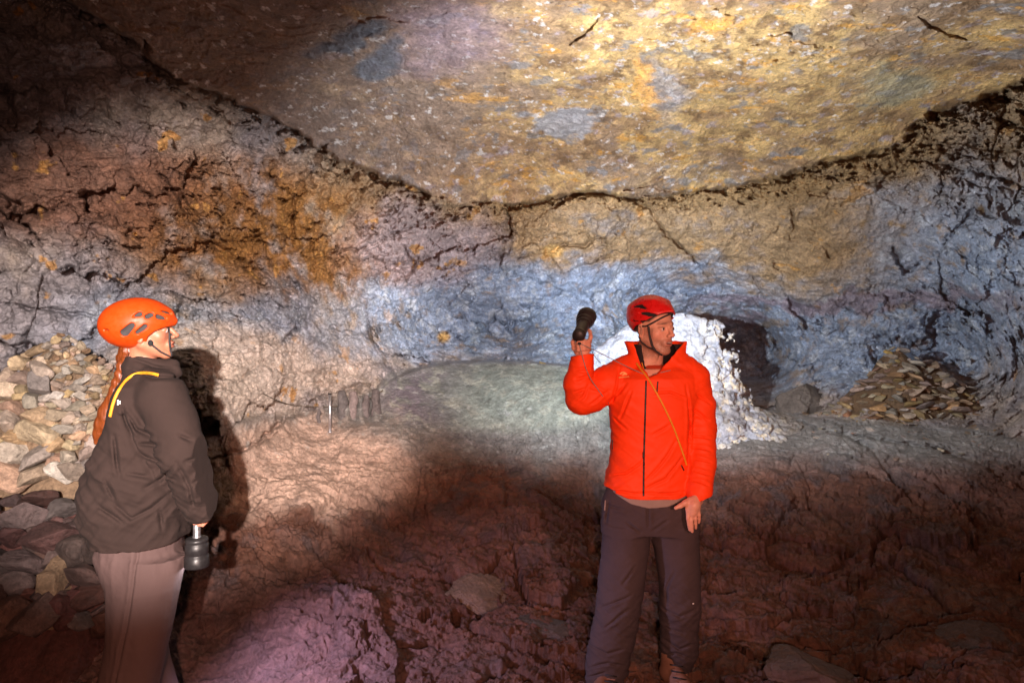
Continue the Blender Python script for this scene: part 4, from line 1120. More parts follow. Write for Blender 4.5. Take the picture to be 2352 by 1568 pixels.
# helmet
def mz(zx, zy): return ((1350 + .3189 * zx) * .91875, (680 + .3189 * zy) * .91875)
mcut = [(-.2, -.036), (-.13, -.036), (-.085, -.018), (-.04, .006), (.0, .018), (.04, .042), (.095, .074), (.2, .085)]
def mridge(f):
    for sx in (-1, 1):
        f.add(cone((sx * .035, -.12, .09), (sx * .048, .03, .120), .012, .006), .03)
    f.add(cone((0, .085, .075), (0, .108, .078), .02, .006), .03)
mh, b_mh = helmet(man, HM, HC, (0, -.026, .052), (.099, .127, .103), mcut, [
    (mz(720, 272), mz(790, 262), .004, .0105), (mz(790, 268), mz(845, 290), .010, .003), (mz(672, 312), mz(725, 338), .010, .005), (mz(775, 320), mz(850, 328), .004, .010), (mz(850, 332), mz(912, 338), .010, .007),
    (mz(715, 376), mz(835, 390), .004, .006), (mz(690, 245), mz(720, 232), .005, .003), (mz(1000, 205), mz(1062, 262), .004, .006), (mz(935, 190), mz(960, 215), .003, .003)], M_hred, M_foam, mridge)
bh = [b_head, b_mh]
def strap(pts, r, off, parent, bv_, m=M_strap, nm="chin_strap"):
    q = on(bv_, pts, off)
    q = smooth_line(q[::2] + [q[-1]], 1)
    return tube(nm, q, r, m, parent, flat=.35)
strap([mz(850, 425), mz(862, 500), mz(880, 580), mz(905, 612)], .0058, .003, man, [b_head])
strap([mz(775, 500), mz(795, 545), mz(850, 590), mz(885, 600), mz(915, 622), mz(960, 650)], .0048, .003, man, [b_head])
strap([mz(730, 455), mz(760, 425), mz(830, 425), mz(880, 400), mz(960, 355), mz(1040, 320)], .0042, .0025, man, bh, nm="helmet_rim_band")

# the torch in his raised hand
TB = A3(mu.p(1328, 774, -.125)); TE = A3(mu.p(1349, 724, .055))
ta = (TE - TB) / np.linalg.norm(TE - TB)
torch = empty("hand_torch", "black torch gripped in the raised hand of the man in the red jacket", "torch", Vector(TB.tolist()))
def lathe_field(prof, h=.0022, extra=None):
    f = Field(TB - .07, TE + np.array([.07, .07, .07], np.float32), h)
    return f
def lathe(name, base, ax_, prof, mat, parent, seg=36, ribs=0):
    z_ = Vector(ax_.tolist()).normalized(); x_ = z_.orthogonal().normalized(); y_ = z_.cross(x_)
    V_ = []; F_ = []
    for (t, r) in prof:
        for kk in range(seg):
            th = 2 * math.pi * kk / seg; rr = r * (1 + (ribs * .02 * math.cos(th * 12) if ribs else 0))
            V_.append(Vector(base.tolist()) + z_ * t + (x_ * math.cos(th) + y_ * math.sin(th)) * rr)
    n_ = len(prof)
    for i in range(n_ - 1):
        for kk in range(seg):
            F_.append((i * seg + kk, i * seg + (kk + 1) % seg, (i + 1) * seg + (kk + 1) % seg, (i + 1) * seg + kk))
    o = link_mesh(name, np.array([tuple(v) for v in V_]), np.array(F_), mat)
    if parent is not None: attach(o, parent)
    return o
L_ = float(np.linalg.norm(TE - TB))
lathe("barrel", TB, ta, [(0, .0), (0, .024), (.003, .0285), (.010, .0300), (.012, .0280), (.02, .0280), (.022, .0300), (.03, .0300), (.032, .0275), (.045, .0285), (.06, .0275), (.075, .0285), (.09, .0275), (.105, .0290), (.115, .030)], M_black, torch, ribs=1)
lathe("tail_cap", TB - ta * .002, ta, [(0, 0), (0, .016), (.0015, .0175), (.002, .0245), (.004, .0250)], M_zip, torch)
lathe("head", TB, ta, [(.112, .029), (.118, .034), (.128, .036), (.130, .033), (.138, .033), (.140, .039), (.152, .041), (.154, .037), (.160, .037), (.163, .0435), (L_ - .012, .046), (L_ - .003, .046), (L_, .044), (L_ - .002, .040), (L_ - .02, .024), (L_ - .03, .0)], M_black, torch)
lathe("lens", TB + ta * (L_ - .004), ta, [(0, 0.040), (.001, .03), (.0015, 0)], M_glass, torch)
sb = TB + ta * .125 + np.array([-.012, -.030, .0], np.float32)
fb = Field(sb - .03, sb + .03, .002); fb.add(ell(sb, (.008, .007, .008)), .002)
put("switch_button", fb, M_steel, torch)

# grey wrist cord from the torch to his chest, and the yellow lanyard
A_ = [mu.p(1331, 791, -.128), mu.p(1336, 812, -.13), mu.p(1345, 845, -.12), mu.p(1356, 870, -.12)]
A_ = [Vector(a.tolist()) for a in A_] + [cast([b_j], 1372, 892, .003), cast([b_j], 1386, 912, .003), cast([b_j], 1398, 926, .003)]
cord = empty("wrist_cord", "thin grey cord running from the torch hand to the red jacket collar", "cord", Vector(mu.p(1331, 791, -.128).tolist()))
tube("hanging_loop", smooth_line([a for a in A_ if a is not None]), .0019, M_gcord, cord, seg=6)
B_ = [Vector(mu.p(1333, 789, -.128).tolist()), Vector(mu.p(1370, 806, -.14).tolist()), Vector(mu.p(1420, 832, -.16).tolist())] + [cast([b_j], 1460, 851, .004), cast([b_j], 1480, 860, .004), cast([b_j], 1490, 862, .004), cast([b_j], 1515, 856, .004), cast([b_j], 1540, 850, .003)]
tube("taut_strand", smooth_line([a for a in B_ if a is not None]), .0019, M_gcord, cord, seg=6)
C_l = [mu.p(1355, 795, -.08), mu.p(1362, 812, -.06), mu.p(1372, 826, -.05), mu.p(1380, 834, -.06)]
tube("thin_strand", smooth_line([Vector(a.tolist()) for a in C_l]), .0012, M_strap, cord, seg=6)
fb = Field(mu.p(1331, 789, -.128) - .03, mu.p(1331, 789, -.128) + .03, .002); fb.add(ell(mu.p(1331, 789, -.128), (.0085, .007, .007)), .002)
put("toggle", fb, M_strap, cord)
lan = [cast([b_j, bvh_of(cv_, cf_)], a, b, .006) for a, b in ((1462, 834), (1472, 848), (1484, 862), (1500, 888), (1518, 920), (1536, 956), (1550, 988), (1562, 1022), (1572, 1050), (1577, 1068))]
lan_o = tube("lanyard", smooth_line([a for a in lan if a is not None]), .0045, M_yellow, None, flat=.5)
tag(lan_o, "yellow lanyard crossing the chest of the red jacket down to the side pocket", "lanyard")

# ================================================================= THE VISITOR (woman in dark brown)
wu_ = Uv(2.70); kw = wu_.k
wom = empty("person", "woman in a dark brown jacket, mauve trousers and orange helmet seen from behind her shoulder", "person", (wu_.x(330), 2.70, 0))
WC = wu_.p(336, 760); WM = frame_of((.95, .28, .10), (-.06, -.02, 1))
v_, f_h, c_h = head_mesh(female=True, open_mouth=False)
WS = .98
vw = (v_ * WS) @ WM.T + WC
bw = Field((wu_.x(165), 2.44, -.12), (wu_.x(500), 2.98, wu_.z(800)), 0.005)
bw.add(loft([wu_.sec(868, 300, 400, .10), wu_.sec(900, 285, 400, .13), wu_.sec(1000, 262, 400, .12), wu_.sec(1120, 245, 390, .12), wu_.sec(1240, 255, 385, .11), wu_.sec(1280, 265, 380, .10)]), .02)
bw.add(cone(wu_.p(330, 860), wu_.p(330, 815), .05, .047), .03)
wu_.chain(bw, [(365, 905, -.14, 32), (415, 1030, -.16, 26), (455, 1150, -.06, 17), (462, 1178, -.03, 13)], .02)
wu_.chain(bw, [(365, 905, .14, 32), (420, 1030, .14, 26), (455, 1150, .05, 17), (462, 1178, -.02, 14)], .02)
for sy, dx in ((-.08, 0), (.09, 20)):
    wu_.chain(bw, [(322 + dx, 1280, sy, 38), (322 + dx, 1440, sy, 32), (305 + dx, 1640, sy, 28), (300 + dx, 1700, sy, 26), (335 + dx, 1725, sy, 22)], .02)
hw = -.03
bw.add(ell(wu_.p(464, 1186, hw), (17 * kw, .034, 14 * kw)), .01)
for i in range(4):
    y_i = hw - .030 + i * .017
    sweep_hand(bw, wu_, [[(468, 1184, y_i, 5.2), (474, 1196, y_i - .004, 4.8), (466, 1205, y_i - .004, 4.5), (455, 1204, y_i, 4.2)]], .0025)
sweep_hand(bw, wu_, [[(458, 1182, hw - .035, 6), (449, 1190, hw - .045, 5.2), (447, 1202, hw - .042, 4.4)]], .005)
bv2, bf2 = bw.mesh()
bc2 = np.tile(C(.50, .20, .13), (len(bv2), 1)); c_h = c_h * C(.62, .46, .38)
wb = link_mesh("body", np.concatenate([bv2, vw]), np.concatenate([bf2, f_h + len(bv2)]), M_skin, col=np.concatenate([bc2, c_h])); attach(wb, wom)
eyes(WM * WS, WC, wom)
b_wh = bvh_of(vw, f_h)

# jacket
wj = Field((wu_.x(165), 2.36, wu_.z(1235)), (wu_.x(505), 3.04, wu_.z(795)), 0.0044)
wj.add(loft([wu_.sec(862, 292, 398, .13), wu_.sec(880, 276, 415, .18), wu_.sec(905, 264, 424, .20), wu_.sec(954, 253, 432, .20), wu_.sec(1024, 232, 436, .19), wu_.sec(1080, 212, 440, .19),
             wu_.sec(1131, 196, 440, .19), wu_.sec(1170, 193, 436, .19), wu_.sec(1200, 208, 430, .18), wu_.sec(1222, 222, 424, .17)], 2.3), .02)
wu_.chain(wj, [(350, 885, -.10, 36), (372, 912, -.14, 48), (398, 970, -.16, 47), (420, 1035, -.17, 43), (440, 1100, -.13, 36), (458, 1155, -.07, 27), (467, 1186, -.03, 21)], .022)
wu_.chain(wj, [(345, 885, .10, 34), (372, 915, .13, 40), (400, 1035, .14, 38), (430, 1110, .08, 32), (458, 1170, .0, 22)], .022)
wj.add(loft([wu_.sec(818, 290, 392, .085), wu_.sec(838, 280, 402, .095), wu_.sec(862, 284, 412, .12), wu_.sec(885, 285, 415, .15)], 2.0), .02)        # high collar
wj.add(cone(wu_.p(292, 862, -.02), wu_.p(400, 856, -.07), .022, .024), .02)
wj.add(cone(wu_.p(290, 838, .0), wu_.p(398, 838, -.05), .018, .018), .014)
wj.sub(loft([wu_.sec(800, 300, 388, .070), wu_.sec(835, 298, 386, .068), wu_.sec(850, 300, 380, .06)], 2.0), .004)
wj.sub(half((.15, 0, 1), wu_.p(330, 818), wu_.p(270, 835, -.2), wu_.p(420, 790, .2)), .006)
wj.sub(half((.35, .1, -1), wu_.p(468, 1176, -.03), wu_.p(444, 1235, -.15), wu_.p(505, 1170, .1)), .003)
wj.sub(cone(wu_.p(470, 1200, -.03), wu_.p(462, 1170, -.035), .029, .026), .003)
def hemw(X, Y, Z):
    lim = np.interp((X / kw + CU).ravel(), [170, 219, 300, 360, 429, 440], [1205, 1211, 1226, 1222, 1206, 1202]).reshape(X.shape)
    return (Z - (CZ - (lim - HV) * kw)).astype(np.float32) + .0 * Y
wj.sub(((lambda X, Y, Z: hemw(X, Y, Z)), A3(wu_.p(170, 1240, -.3)), A3(wu_.p(444, 1195, .3))), .006)
def wfolds(p):
    x, y, z = p.T
    zt = z - wu_.z(1000)
    d1 = np.stack([x, y, z + .55 * x], 1); d2 = np.stack([x, y, z - 1.1 * x], 1)
    a = fbm(d1 + .03 * perlin(p, 5)[:, None], (3.0, 3, 9), 3, 33, ridged=True); b = fbm(d2, (2.5, 2.5, 8), 3, 39, ridged=True)
    low = sstep(.05, -.12, zt)
    seam_ = poly_dist([(345, 940), (375, 1020), (415, 1110), (450, 1175)], x / kw + CU, (CZ - z) / kw + HV)[0]
    crease = np.exp(-(seam_ / 5) ** 2) * (y < 2.62)
    hemf = np.exp(-((z - wu_.z(1190)) / .03) ** 2)
    return -.018 * a * (.18 + .82 * low) - .014 * b * (.10 + .90 * low) + .010 * crease - .005 * fbm(p, 7, 3, 7) + .006 * hemf * perlin(p, (14, 14, 2), 3) + (y < 2.68) * creases(p, kw, [
        [(292, 950), (312, 985), (345, 1000)], [(262, 1000), (268, 1050), (276, 1092)], [(250, 1148), (300, 1190), (350, 1165), (395, 1130)], [(322, 1020), (362, 1022)], [(318, 1042), (370, 1062)], [(296, 1088), (350, 1096)],
        [(405, 1062), (436, 1120), (446, 1170)], [(226, 1160), (280, 1200)], [(306, 822), (350, 842), (402, 848)], [(298, 846), (350, 868), (412, 868)], [(282, 940), (292, 975), (305, 1000)], [(330, 1120), (370, 1100), (400, 1070)],
        [(410, 1000), (440, 1010)], [(425, 1060), (462, 1050)], [(440, 1110), (475, 1090)], [(366, 1170), (372, 1215)], [(240, 1100), (262, 1150)]], .0105, 3.6)
wj.disp(wfolds)
wjo, wjv, wjf = put("jacket", wj, M_wjack, wom)
b_wj = bvh_of(wjv, wjf)

# trousers
wt = Field((wu_.x(190), 2.40, -.06), (wu_.x(440), 3.04, wu_.z(1185)), 0.0046)
wt.add(loft([wu_.sec(1190, 226, 418, .15), wu_.sec(1221, 225, 420, .15), wu_.sec(1270, 231, 420, .155), wu_.sec(1305, 246, 412, .15), wu_.sec(1325, 256, 404, .13)], 2.2), .02)
wt.add(loft([wu_.sec(1270, 236, 420, .10, -.05), wu_.sec(1290, 240, 419, .10, -.06), wu_.sec(1328, 250, 409, .10, -.08), wu_.sec(1414, 250, 392, .095, -.09), wu_.sec(1444, 249, 386, .095, -.09), wu_.sec(1488, 241, 375, .09, -.09), wu_.sec(1568, 221, 357, .09, -.09), wu_.sec(1700, 208, 345, .09, -.09)], 2.2), .03)
wt.add(loft([wu_.sec(1290, 250, 418, .10, .08), wu_.sec(1400, 285, 388, .10, .11), wu_.sec(1490, 292, 376, .095, .12), wu_.sec(1568, 300, 395, .095, .13), wu_.sec(1700, 310, 430, .095, .13)], 2.2), .02)
def wtf(p):
    x, y, z = p.T; d1 = np.stack([x, y, z + .9 * x], 1)
    a = fbm(d1, (6, 6, 7), 3, 53, ridged=True); b = fbm(p, (14, 8, 1.6), 3, 59, ridged=True)
    pk = np.exp(-((z - wu_.z(1265)) / .05) ** 2)
    seam_ = poly_dist([(362, 1240), (361, 1330), (350, 1400), (330, 1490), (314, 1568), (300, 1690)], x / kw + CU, (CZ - z) / kw + HV)[0]
    return -.006 * a * (.4 + pk) - .006 * b + .005 * np.exp(-(seam_ / 3.0) ** 2) * (y < 2.66) - .004 * np.exp(-((seam_ - 7) / 5.0) ** 2) * (y < 2.66)
wt.disp(wtf)
wto, wtv, wtff = put("trousers", wt, M_wpant, wom)
for sy, bu in ((-.09, 285), (.13, 375)):
    c0 = A3((wu_.x(bu) * 1.0, 2.7 + sy, 0.0))
    g_ = Field(c0 - .2, c0 + .22, .005)
    g_.add(cone(c0 + A3((-.06, 0, .03)), c0 + A3((.12, 0, .022)), .045, .04), .02); g_.add(cone(c0 + A3((-.05, 0, .05)), c0 + A3((-.03, 0, .12)), .045, .05), .02)
    g_.sub(half((0, 0, -1), c0 + A3((0, 0, -.015)), c0 - .2, c0 + .2), .003)
    put("boot", g_, M_boot, wom)

# hair: loose braid down the back, some at the nape
hr = Field((wu_.x(195), 2.50, wu_.z(1030)), (wu_.x(350), 2.90, wu_.z(790)), 0.003)
wu_.chain(hr, [(300, 808, 0, 26), (288, 822, 0, 18)], .02)
for s_ in range(5):
    uu = 287 - s_ * 5.5; vv = 830 + s_ * 19
    hr.add(ell(wu_.p(uu + 4, vv, -.035), (13 * kw, .020, 12 * kw)), .006); hr.add(ell(wu_.p(uu - 6, vv + 9, -.035), (12 * kw, .020, 11 * kw)), .006)
wu_.chain(hr, [(266, 915, -.03, 17), (250, 945, -.02, 20), (238, 972, -.02, 17), (228, 995, -.02, 11), (221, 1016, -.02, 3)], .01)
wu_.chain(hr, [(262, 920, -.03, 8), (243, 960, -.04, 9), (242, 1000, -.04, 2.5)], .008)
hr.disp(lambda p: -.004 * fbm(p, (55, 55, 7), 3, 3, ridged=True) - .003 * fbm(p, (25, 25, 14), 2, 8), .02)
hair_o, _, _ = put("hair", hr, M_hair, wom)
# loose strands round the braid
SV, SF_ = [], []
rs = np.random.default_rng(4)
for i in range(46):
    o_u, o_y = rs.normal(0, 9), rs.normal(0, .014)
    end = rs.uniform(.55, 1.0)
    path = [(292, 815), (276, 860), (262, 905), (246, 950), (232, 985), (220, 1022)]
    pts = []
    for j, (a, b) in enumerate(path):
        t = j / 5
        if t > end: break
        pts.append(Vector(wu_.p(a + o_u * (.5 + t) * (1.2 - .8 * max(0, t - .6)) + rs.normal(0, 1.5), b + rs.normal(0, 3), -.03 + o_y).tolist()))
    if len(pts) < 3: continue
    pts = smooth_line(pts, 2)
    for q_i, p_ in enumerate(pts):
        r_ = .0016 * (1 - .7 * q_i / len(pts))
        for dx, dz in ((-r_, 0), (r_ * .5, r_), (r_ * .5, -r_)): SV.append((p_.x + dx, p_.y + dz, p_.z + dz * .3))
        if q_i:
            b0 = len(SV) - 6
            for e in range(3): SF_.append((b0 + e, b0 + (e + 1) % 3, b0 + 3 + (e + 1) % 3, b0 + 3 + e))
so_ = link_mesh("loose_strands", np.array(SV), np.array(SF_), M_hair); attach(so_, wom); subpart(so_, hair_o)

# helmet
def wz(zx, zy): return ((100 + .4082 * zx) * .91875, (700 + .4082 * zy) * .91875)
wcut = [(-.2, -.058), (-.14, -.060), (-.05, -.066), (-.018, -.068), (.002, -.056), (.020, -.022), (.045, -.004), (.08, .008), (.2, .016)]
def wridge(f): f.add(cone((0, .085, .040), (0, .106, .030), .03, .006), .03)
who, b_who = helmet(wom, WM, WC, (0, -.030, .034), (.108, .137, .101), wcut, [
    (wz(515, 325), wz(562, 278), .016, .011), (wz(598, 322), wz(645, 284), .009, .010), (wz(572, 222), wz(610, 206), .005, .011), (wz(658, 222), wz(682, 210), .010, .010), (wz(726, 222), wz(772, 234), .011, .006),
    (wz(392, 306), wz(412, 309), .006, .006), (wz(745, 186), wz(800, 205), .005, .009), (wz(412, 378), wz(425, 382), .005, .005), (wz(786, 262), wz(787, 264), .003, .003)], M_horange, M_foam2, wridge)
strap([wz(788, 290), wz(792, 380), wz(800, 440), wz(806, 466)], .0045, .003, wom, [b_wh])
strap([wz(668, 372), wz(690, 400), wz(740, 440), wz(800, 470)], .0040, .003, wom, [b_wh, b_who])
q = cast([b_wh, b_who], *wz(676, 385), .006)
fb = Field(A3(q) - .03, A3(q) + .03, .002); fb.add(ell(A3(q), (.010, .006, .013)), .002); put("strap_buckle", fb, M_foam, wom)
# yellow lanyard over her shoulder with a small pale tab of print
lw = [cast([b_wj], *wz(a, b), .006) for a, b in ((726, 582), (690, 572), (640, 567), (600, 570), (560, 585), (520, 618), (490, 660), (465, 705), (445, 760), (432, 815), (428, 835))]
lw = [a for a in lw if a is not None]
l2 = tube("lanyard", smooth_line(lw), .0060, M_yellow, None, flat=.5)
tag(l2, "yellow lanyard looped over the shoulder of the dark brown jacket", "lanyard")
for j in range(5):
    q = [cast([b_wj], *wz(472 + (j % 2) * 12 + i * 5, 738 + j * 6 - i * 1), .003) for i in range(3)]
    q = [a for a in q if a is not None]
    if len(q) > 1:
        tb = tube("printed_tab", q, .0022, M_white, None, flat=.4); subpart(tb, l2)

# her torch: steel neck, wide black head, pointing at the floor
T2 = A3(wu_.p(452, 1196, hw - .022)); ax2 = np.array([0, 0, -1], np.float32)
t2 = empty("hand_torch", "dark torch with a steel neck hanging lens-down from the woman's hand", "torch", Vector(T2.tolist()))
lathe("neck", T2, ax2, [(-.03, 0), (-.03, .013), (.0, .0135), (.055, .0135), (.062, .016), (.064, .018)], M_steel, t2)
lathe("head", T2, ax2, [(.062, .0), (.062, .030), (.066, .040), (.075, .043), (.078, .040), (.086, .040), (.089, .043), (.12, .043), (.123, .040), (.13, .040), (.133, .044), (.170, .046), (.176, .044), (.174, .040), (.16, .02), (.155, 0)], M_black, t2)
lathe("lens", T2 + ax2 * .171, ax2, [(0, .041), (.001, .03), (.0015, 0)], M_glass, t2)

# ================================================================= rocks, heaps, post and rope
def ico(level):
    import bmesh
    bm = bmesh.new(); bmesh.ops.create_icosphere(bm, subdivisions=level, radius=1.0)
    v = np.array([x.co[:] for x in bm.verts], np.float32); f = np.array([[q.index for q in x.verts] for x in bm.faces], np.int32); bm.free()
    return v, f
IV, IF = ico(4)
IV5, IF5 = ico(6)
def rock_shape(seed, flat=1.0, ang=1.0, V_=IV):
    r = np.random.default_rng(seed); v = V_.copy()
    pl = r.normal(size=(13, 3)); pl /= np.linalg.norm(pl, axis=1)[:, None]
    dist = r.uniform(.42, .80, 13)
    for n_, d in zip(pl.astype(np.float32), dist):          # chip flat facets off
        h = v @ n_ - d
        v -= np.clip(h, 0, None)[:, None] * n_ * (0.9 * ang)
    v *= (1 + .10 * fbm(v, 1.4, 3, seed * 1.3) + .05 * fbm(v, 5, 4, seed * 2.1 + 3, .6))[:, None]
    v *= np.array([1.0, r.uniform(.65, .9), flat * r.uniform(.45, .7)], np.float32)
    return v / np.abs(v[:, 0]).max()
def rock_mesh_obj(name, seed, flat, mat, ang=1.0):
    v = rock_shape(seed, flat, ang)
    return link_mesh(name, v, IF, mat)
M_pale = rock_material("pale warm stone", False, (.38, .275, .18), .75, 1.0, .9, .25)
M_ochre = rock_material("ochre slab stone", False, (.30, .20, .11), .7, 1.3, .7, .2)
M_darkst = rock_material("dark red stone", False, (.075, .034, .028), .7, .6, .8, .15)
M_grit = rock_material("brown grit", False, (.13, .085, .052), .8, .0, 1.2, .3)
M_gritL = rock_material("pale grit", False, (.30, .21, .14), .8, .0, 1.2, .3)
M_rib = rock_material("grey stone rib", False, (.27, .21, .20), .8, .1, 1.2, .2)
M_crust = rock_material("pale crusted rubble", True, rough=.7, bump=.8, fleck=.6)

def rot_e(r, tilt): return (r.uniform(-tilt, tilt), r.uniform(-tilt, tilt), r.uniform(0, 6.28))

def heap_mesh(name, fn, x0, x1, y0, y1, n, mat, colf=None):
    """solid heap: a height surface with a skirt reaching into the ground"""
    xs = np.linspace(x0, x1, n); ys = np.linspace(y0, y1, n)
    X, Y = np.meshgrid(xs, ys); Z = fn(X.ravel(), Y.ravel()).reshape(X.shape)
    V_ = np.stack([X.ravel(), Y.ravel(), Z.ravel()], 1).astype(np.float32)
    i = np.arange(n * n).reshape(n, n)
    F_ = np.stack([i[:-1, :-1], i[:-1, 1:], i[1:, 1:], i[1:, :-1]], -1).reshape(-1, 4)
    return V_, F_

# ---- the pale crusted mound behind the man, built as a lumpy solid
MY = 6.3
mm = Uv(MY)
mf = Field((mm.x(1250), MY - .85, .20), (mm.x(1960), MY + .6, mm.z(705)), 0.013)
out = [(722, 1545, 1590), (732, 1480, 1636), (745, 1440, 1648), (765, 1410, 1658), (800, 1370, 1668), (835, 1345, 1680), (870, 1325, 1694), (905, 1312, 1712), (935, 1300, 1735), (952, 1295, 1800), (985, 1290, 1915), (1060, 1280, 1935), (1120, 1270, 1945)]
mf.add(loft([mm.sec(v, l, r, .07 + .42 * ((v - 722) / 240) ** .8) for v, l, r in out], 2.0), .02)
def mdisp(p):
    a, b, c_, fa = worley(p, 7.5, 5.0); a2, b2, c2, fa2 = worley(p + .01 * fbm(p, 20, 2, 3)[:, None], 21, 9.0)
    rt_ = sstep(mm.x(1560), mm.x(1680), p[:, 0])
    return (.050 * (a - .35) * (.4 + .6 * rt_) + .045 * np.clip(fa, -1, 1) * (.3 + .7 * rt_) + .026 * (a2 - .4) * (.3 + .9 * rt_) + .020 * fa2 * rt_ - .03 * fbm(p, 2.5, 4, 3) - .014 * fbm(p, 12, 4, 8, .6))
mf.disp(mdisp, .09)
mv, mfc = mf.mesh()
rt_ = sstep(mm.x(1540), mm.x(1670), mv[:, 0])
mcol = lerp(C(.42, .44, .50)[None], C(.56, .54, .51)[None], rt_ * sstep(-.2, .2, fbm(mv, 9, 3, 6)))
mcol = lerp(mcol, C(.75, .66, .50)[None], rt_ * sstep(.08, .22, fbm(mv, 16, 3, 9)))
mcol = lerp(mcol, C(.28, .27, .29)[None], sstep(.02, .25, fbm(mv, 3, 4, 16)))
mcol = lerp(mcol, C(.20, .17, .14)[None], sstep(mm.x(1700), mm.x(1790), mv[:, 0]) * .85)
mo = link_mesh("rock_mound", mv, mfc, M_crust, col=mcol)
tag(mo, "pale crusted rock mound lit brightly just behind the man in red", "mound")

# the cave sheet, for setting stones on it
CB = {}
for nm, kq in (("floor", 2), ("wall", 1)):
    q_ = quads[kindq == kq][::1]
    CB[nm] = q_
sub_ = idx[::4, ::4]
cq = np.stack([sub_[:-1, :-1], sub_[1:, :-1], sub_[1:, 1:], sub_[:-1, 1:]], -1).reshape(-1, 4)
us_, inv_ = np.unique(cq, return_inverse=True)
b_cave = BVHTree.FromPolygons([Vector(v) for v in X1[us_].tolist()], inv_.reshape(-1, 4).tolist())
def ground(x, y, z0=2.2):
    h = b_cave.ray_cast(Vector((x, y, z0)), Vector((0, 0, -1)))
    return h[0].z if h[0] is not None else 0.3

def number_labels(objs):
    from collections import defaultdict
    g_ = defaultdict(list)
    for o in objs: g_[o["label"]].append(o)
    words = "first second third fourth fifth sixth seventh eighth ninth tenth eleventh twelfth thirteenth fourteenth fifteenth sixteenth seventeenth eighteenth nineteenth twentieth".split()
    for lb, os_ in g_.items():
        if len(os_) > 1:
            for i, o in enumerate(sorted(os_, key=lambda q: q.location.x / q.location.y)):
                o["label"] = lb + ", " + (words[i] if i < 20 else str(i + 1) + "th") + " from left"
def heap(Yc, prof, depth, M_core, core_name, seed, stone_mats, n, size, flat, label, group, names=(), tilt=.5, front=True, cat="stone", core_label=None, fine_from=None, inset=.04, ov=.44, noun='cairn'):
    """a leaning heap: silhouette prof [(u, v)], base at its ends; stones laid over a rubble core"""
    m = Uv(Yc); us = [p_[0] for p_ in prof]; vs = [p_[1] for p_ in prof]; vb = max(vs)
    r = np.random.default_rng(seed)
    def top(u): return np.interp(u, us, vs)
    kindname = {'cairn': 'pale_stone', 'flat': 'flat_stone', 'block': 'dark_block'}[noun]
    c = Field((m.x(us[0]) - .1, Yc - depth * 2.3 - .1, max(-.15, m.z(vb) - 1.0)), (m.x(us[-1]) + .1, Yc + depth * .5 + .1, m.z(min(vs)) + .05), .016)
    def cf(X, Y, Z):
        u = X / m.k + CU; t = np.interp(u.ravel(), us, vs).reshape(u.shape)
        ztop = m.z(t) - inset
        fall = np.clip((Yc - Y) / depth, 0, 2.4) ** 1.25 * (ztop - m.z(vb) + .12) + np.clip((Y - Yc) / (depth * .5), 0, 1.5) ** 2 * .3
        return (Z - (ztop - fall)) * .7
    c.add((cf, c.lo, c.lo + c.n * c.h), .01)
    c.disp(lambda p: .02 * fbm(p, 9, 3, seed), .05)
    cv2, cf2 = c.mesh()
    co = link_mesh(core_name, cv2, cf2, M_core); tag(co, core_label, "rubble", kind="stuff")
    bc = bvh_of(cv2, cf2)
    protos = [rock_shape(seed * 10 + i, flat, 1.0) for i in range(7)]
    meshes = {}
    placed = []; objs = []
    tries = 0
    while len(objs) < n and tries < n * 60:
        tries += 1
        u = r.uniform(us[0], us[-1]); tv = top(u)
        w = r.random()
        v = tv + (vb + 14 - tv) * w
        frac = len(objs) / n
        sz = size[1] * (1 - frac) ** 1.2 + size[0] * (1 - (1 - frac) ** 1.2)
        if fine_from and u > fine_from: sz *= .62
        sz *= .65 + .75 * (v - min(vs)) / (vb - min(vs)) if noun == 'cairn' else 1.0
        su_ = sz / m.k
        if any(abs(u - a) < ov * (su_ + c_) and abs(v - b) < ov * flatk * (su_ + c_) for a, b, c_, flatk in placed): continue
        hit = cast([bc], u, v, sz * (.45 if noun == 'cairn' else .3))
        if hit is None: hit = P(u, v, Yc)
        placed.append((u, v, su_, max(.55, .8 * flat)))
        i = int(r.integers(7)); mt = stone_mats[int(r.integers(len(stone_mats)))]
        key = (i, mt.name)
        if key not in meshes:
            o = link_mesh(kindname, protos[i], IF, mt); meshes[key] = o
        else:
            o = meshes[key].copy(); COL.objects.link(o)
        o.location = hit; s_ = sz * r.uniform(.85, 1.15)
        o.scale = (s_, s_ * r.uniform(.8, 1.1), s_ * r.uniform(.75, 1.1)); o.rotation_euler = rot_e(r, tilt)
        tag(o, None, cat, group)
        fu = (u - us[0]) / (us[-1] - us[0]); fv = (v - min(vs)) / (vb - min(vs))
        where = ('crest' if v < tv + .12 * (vb - min(vs)) and fv < .75 else 'upper part' if fv < .38 else 'middle' if fv < .62 else 'lower part' if fv < .86 else 'foot')
        side = ('far left' if fu < .2 else 'left half' if fu < .42 else 'centre' if fu < .6 else 'right half' if fu < .8 else 'far right')
        big = 'small' if sz < size[0] * 1.35 else 'large' if sz > .62 * size[1] else 'middling'
        o["label"] = f"{big} {label}, {where}, {side}"
        objs.append(o); o["_uv"] = (float(u), float(v), float(sz))
    number_labels(objs)
    return objs, bc
def special(objs, key, label):
    o = min(objs, key=key); o["label"] = label; return o

# left cairn of pale stones
pileL, bL = heap(3.85, [(-60, 900), (0, 868), (40, 845), (70, 800), (110, 790), (135, 768), (175, 775), (195, 800), (230, 815), (262, 850), (285, 930), (300, 1085)], .30, M_gritL, "rubble", 21,
      [M_pale], 190, (.026, .120), 1.0, "pale stone in the bright cairn", "pale stones of the cairn at the left", tilt=.45, core_label="pale grit filling the gaps of the left cairn", fine_from=120)
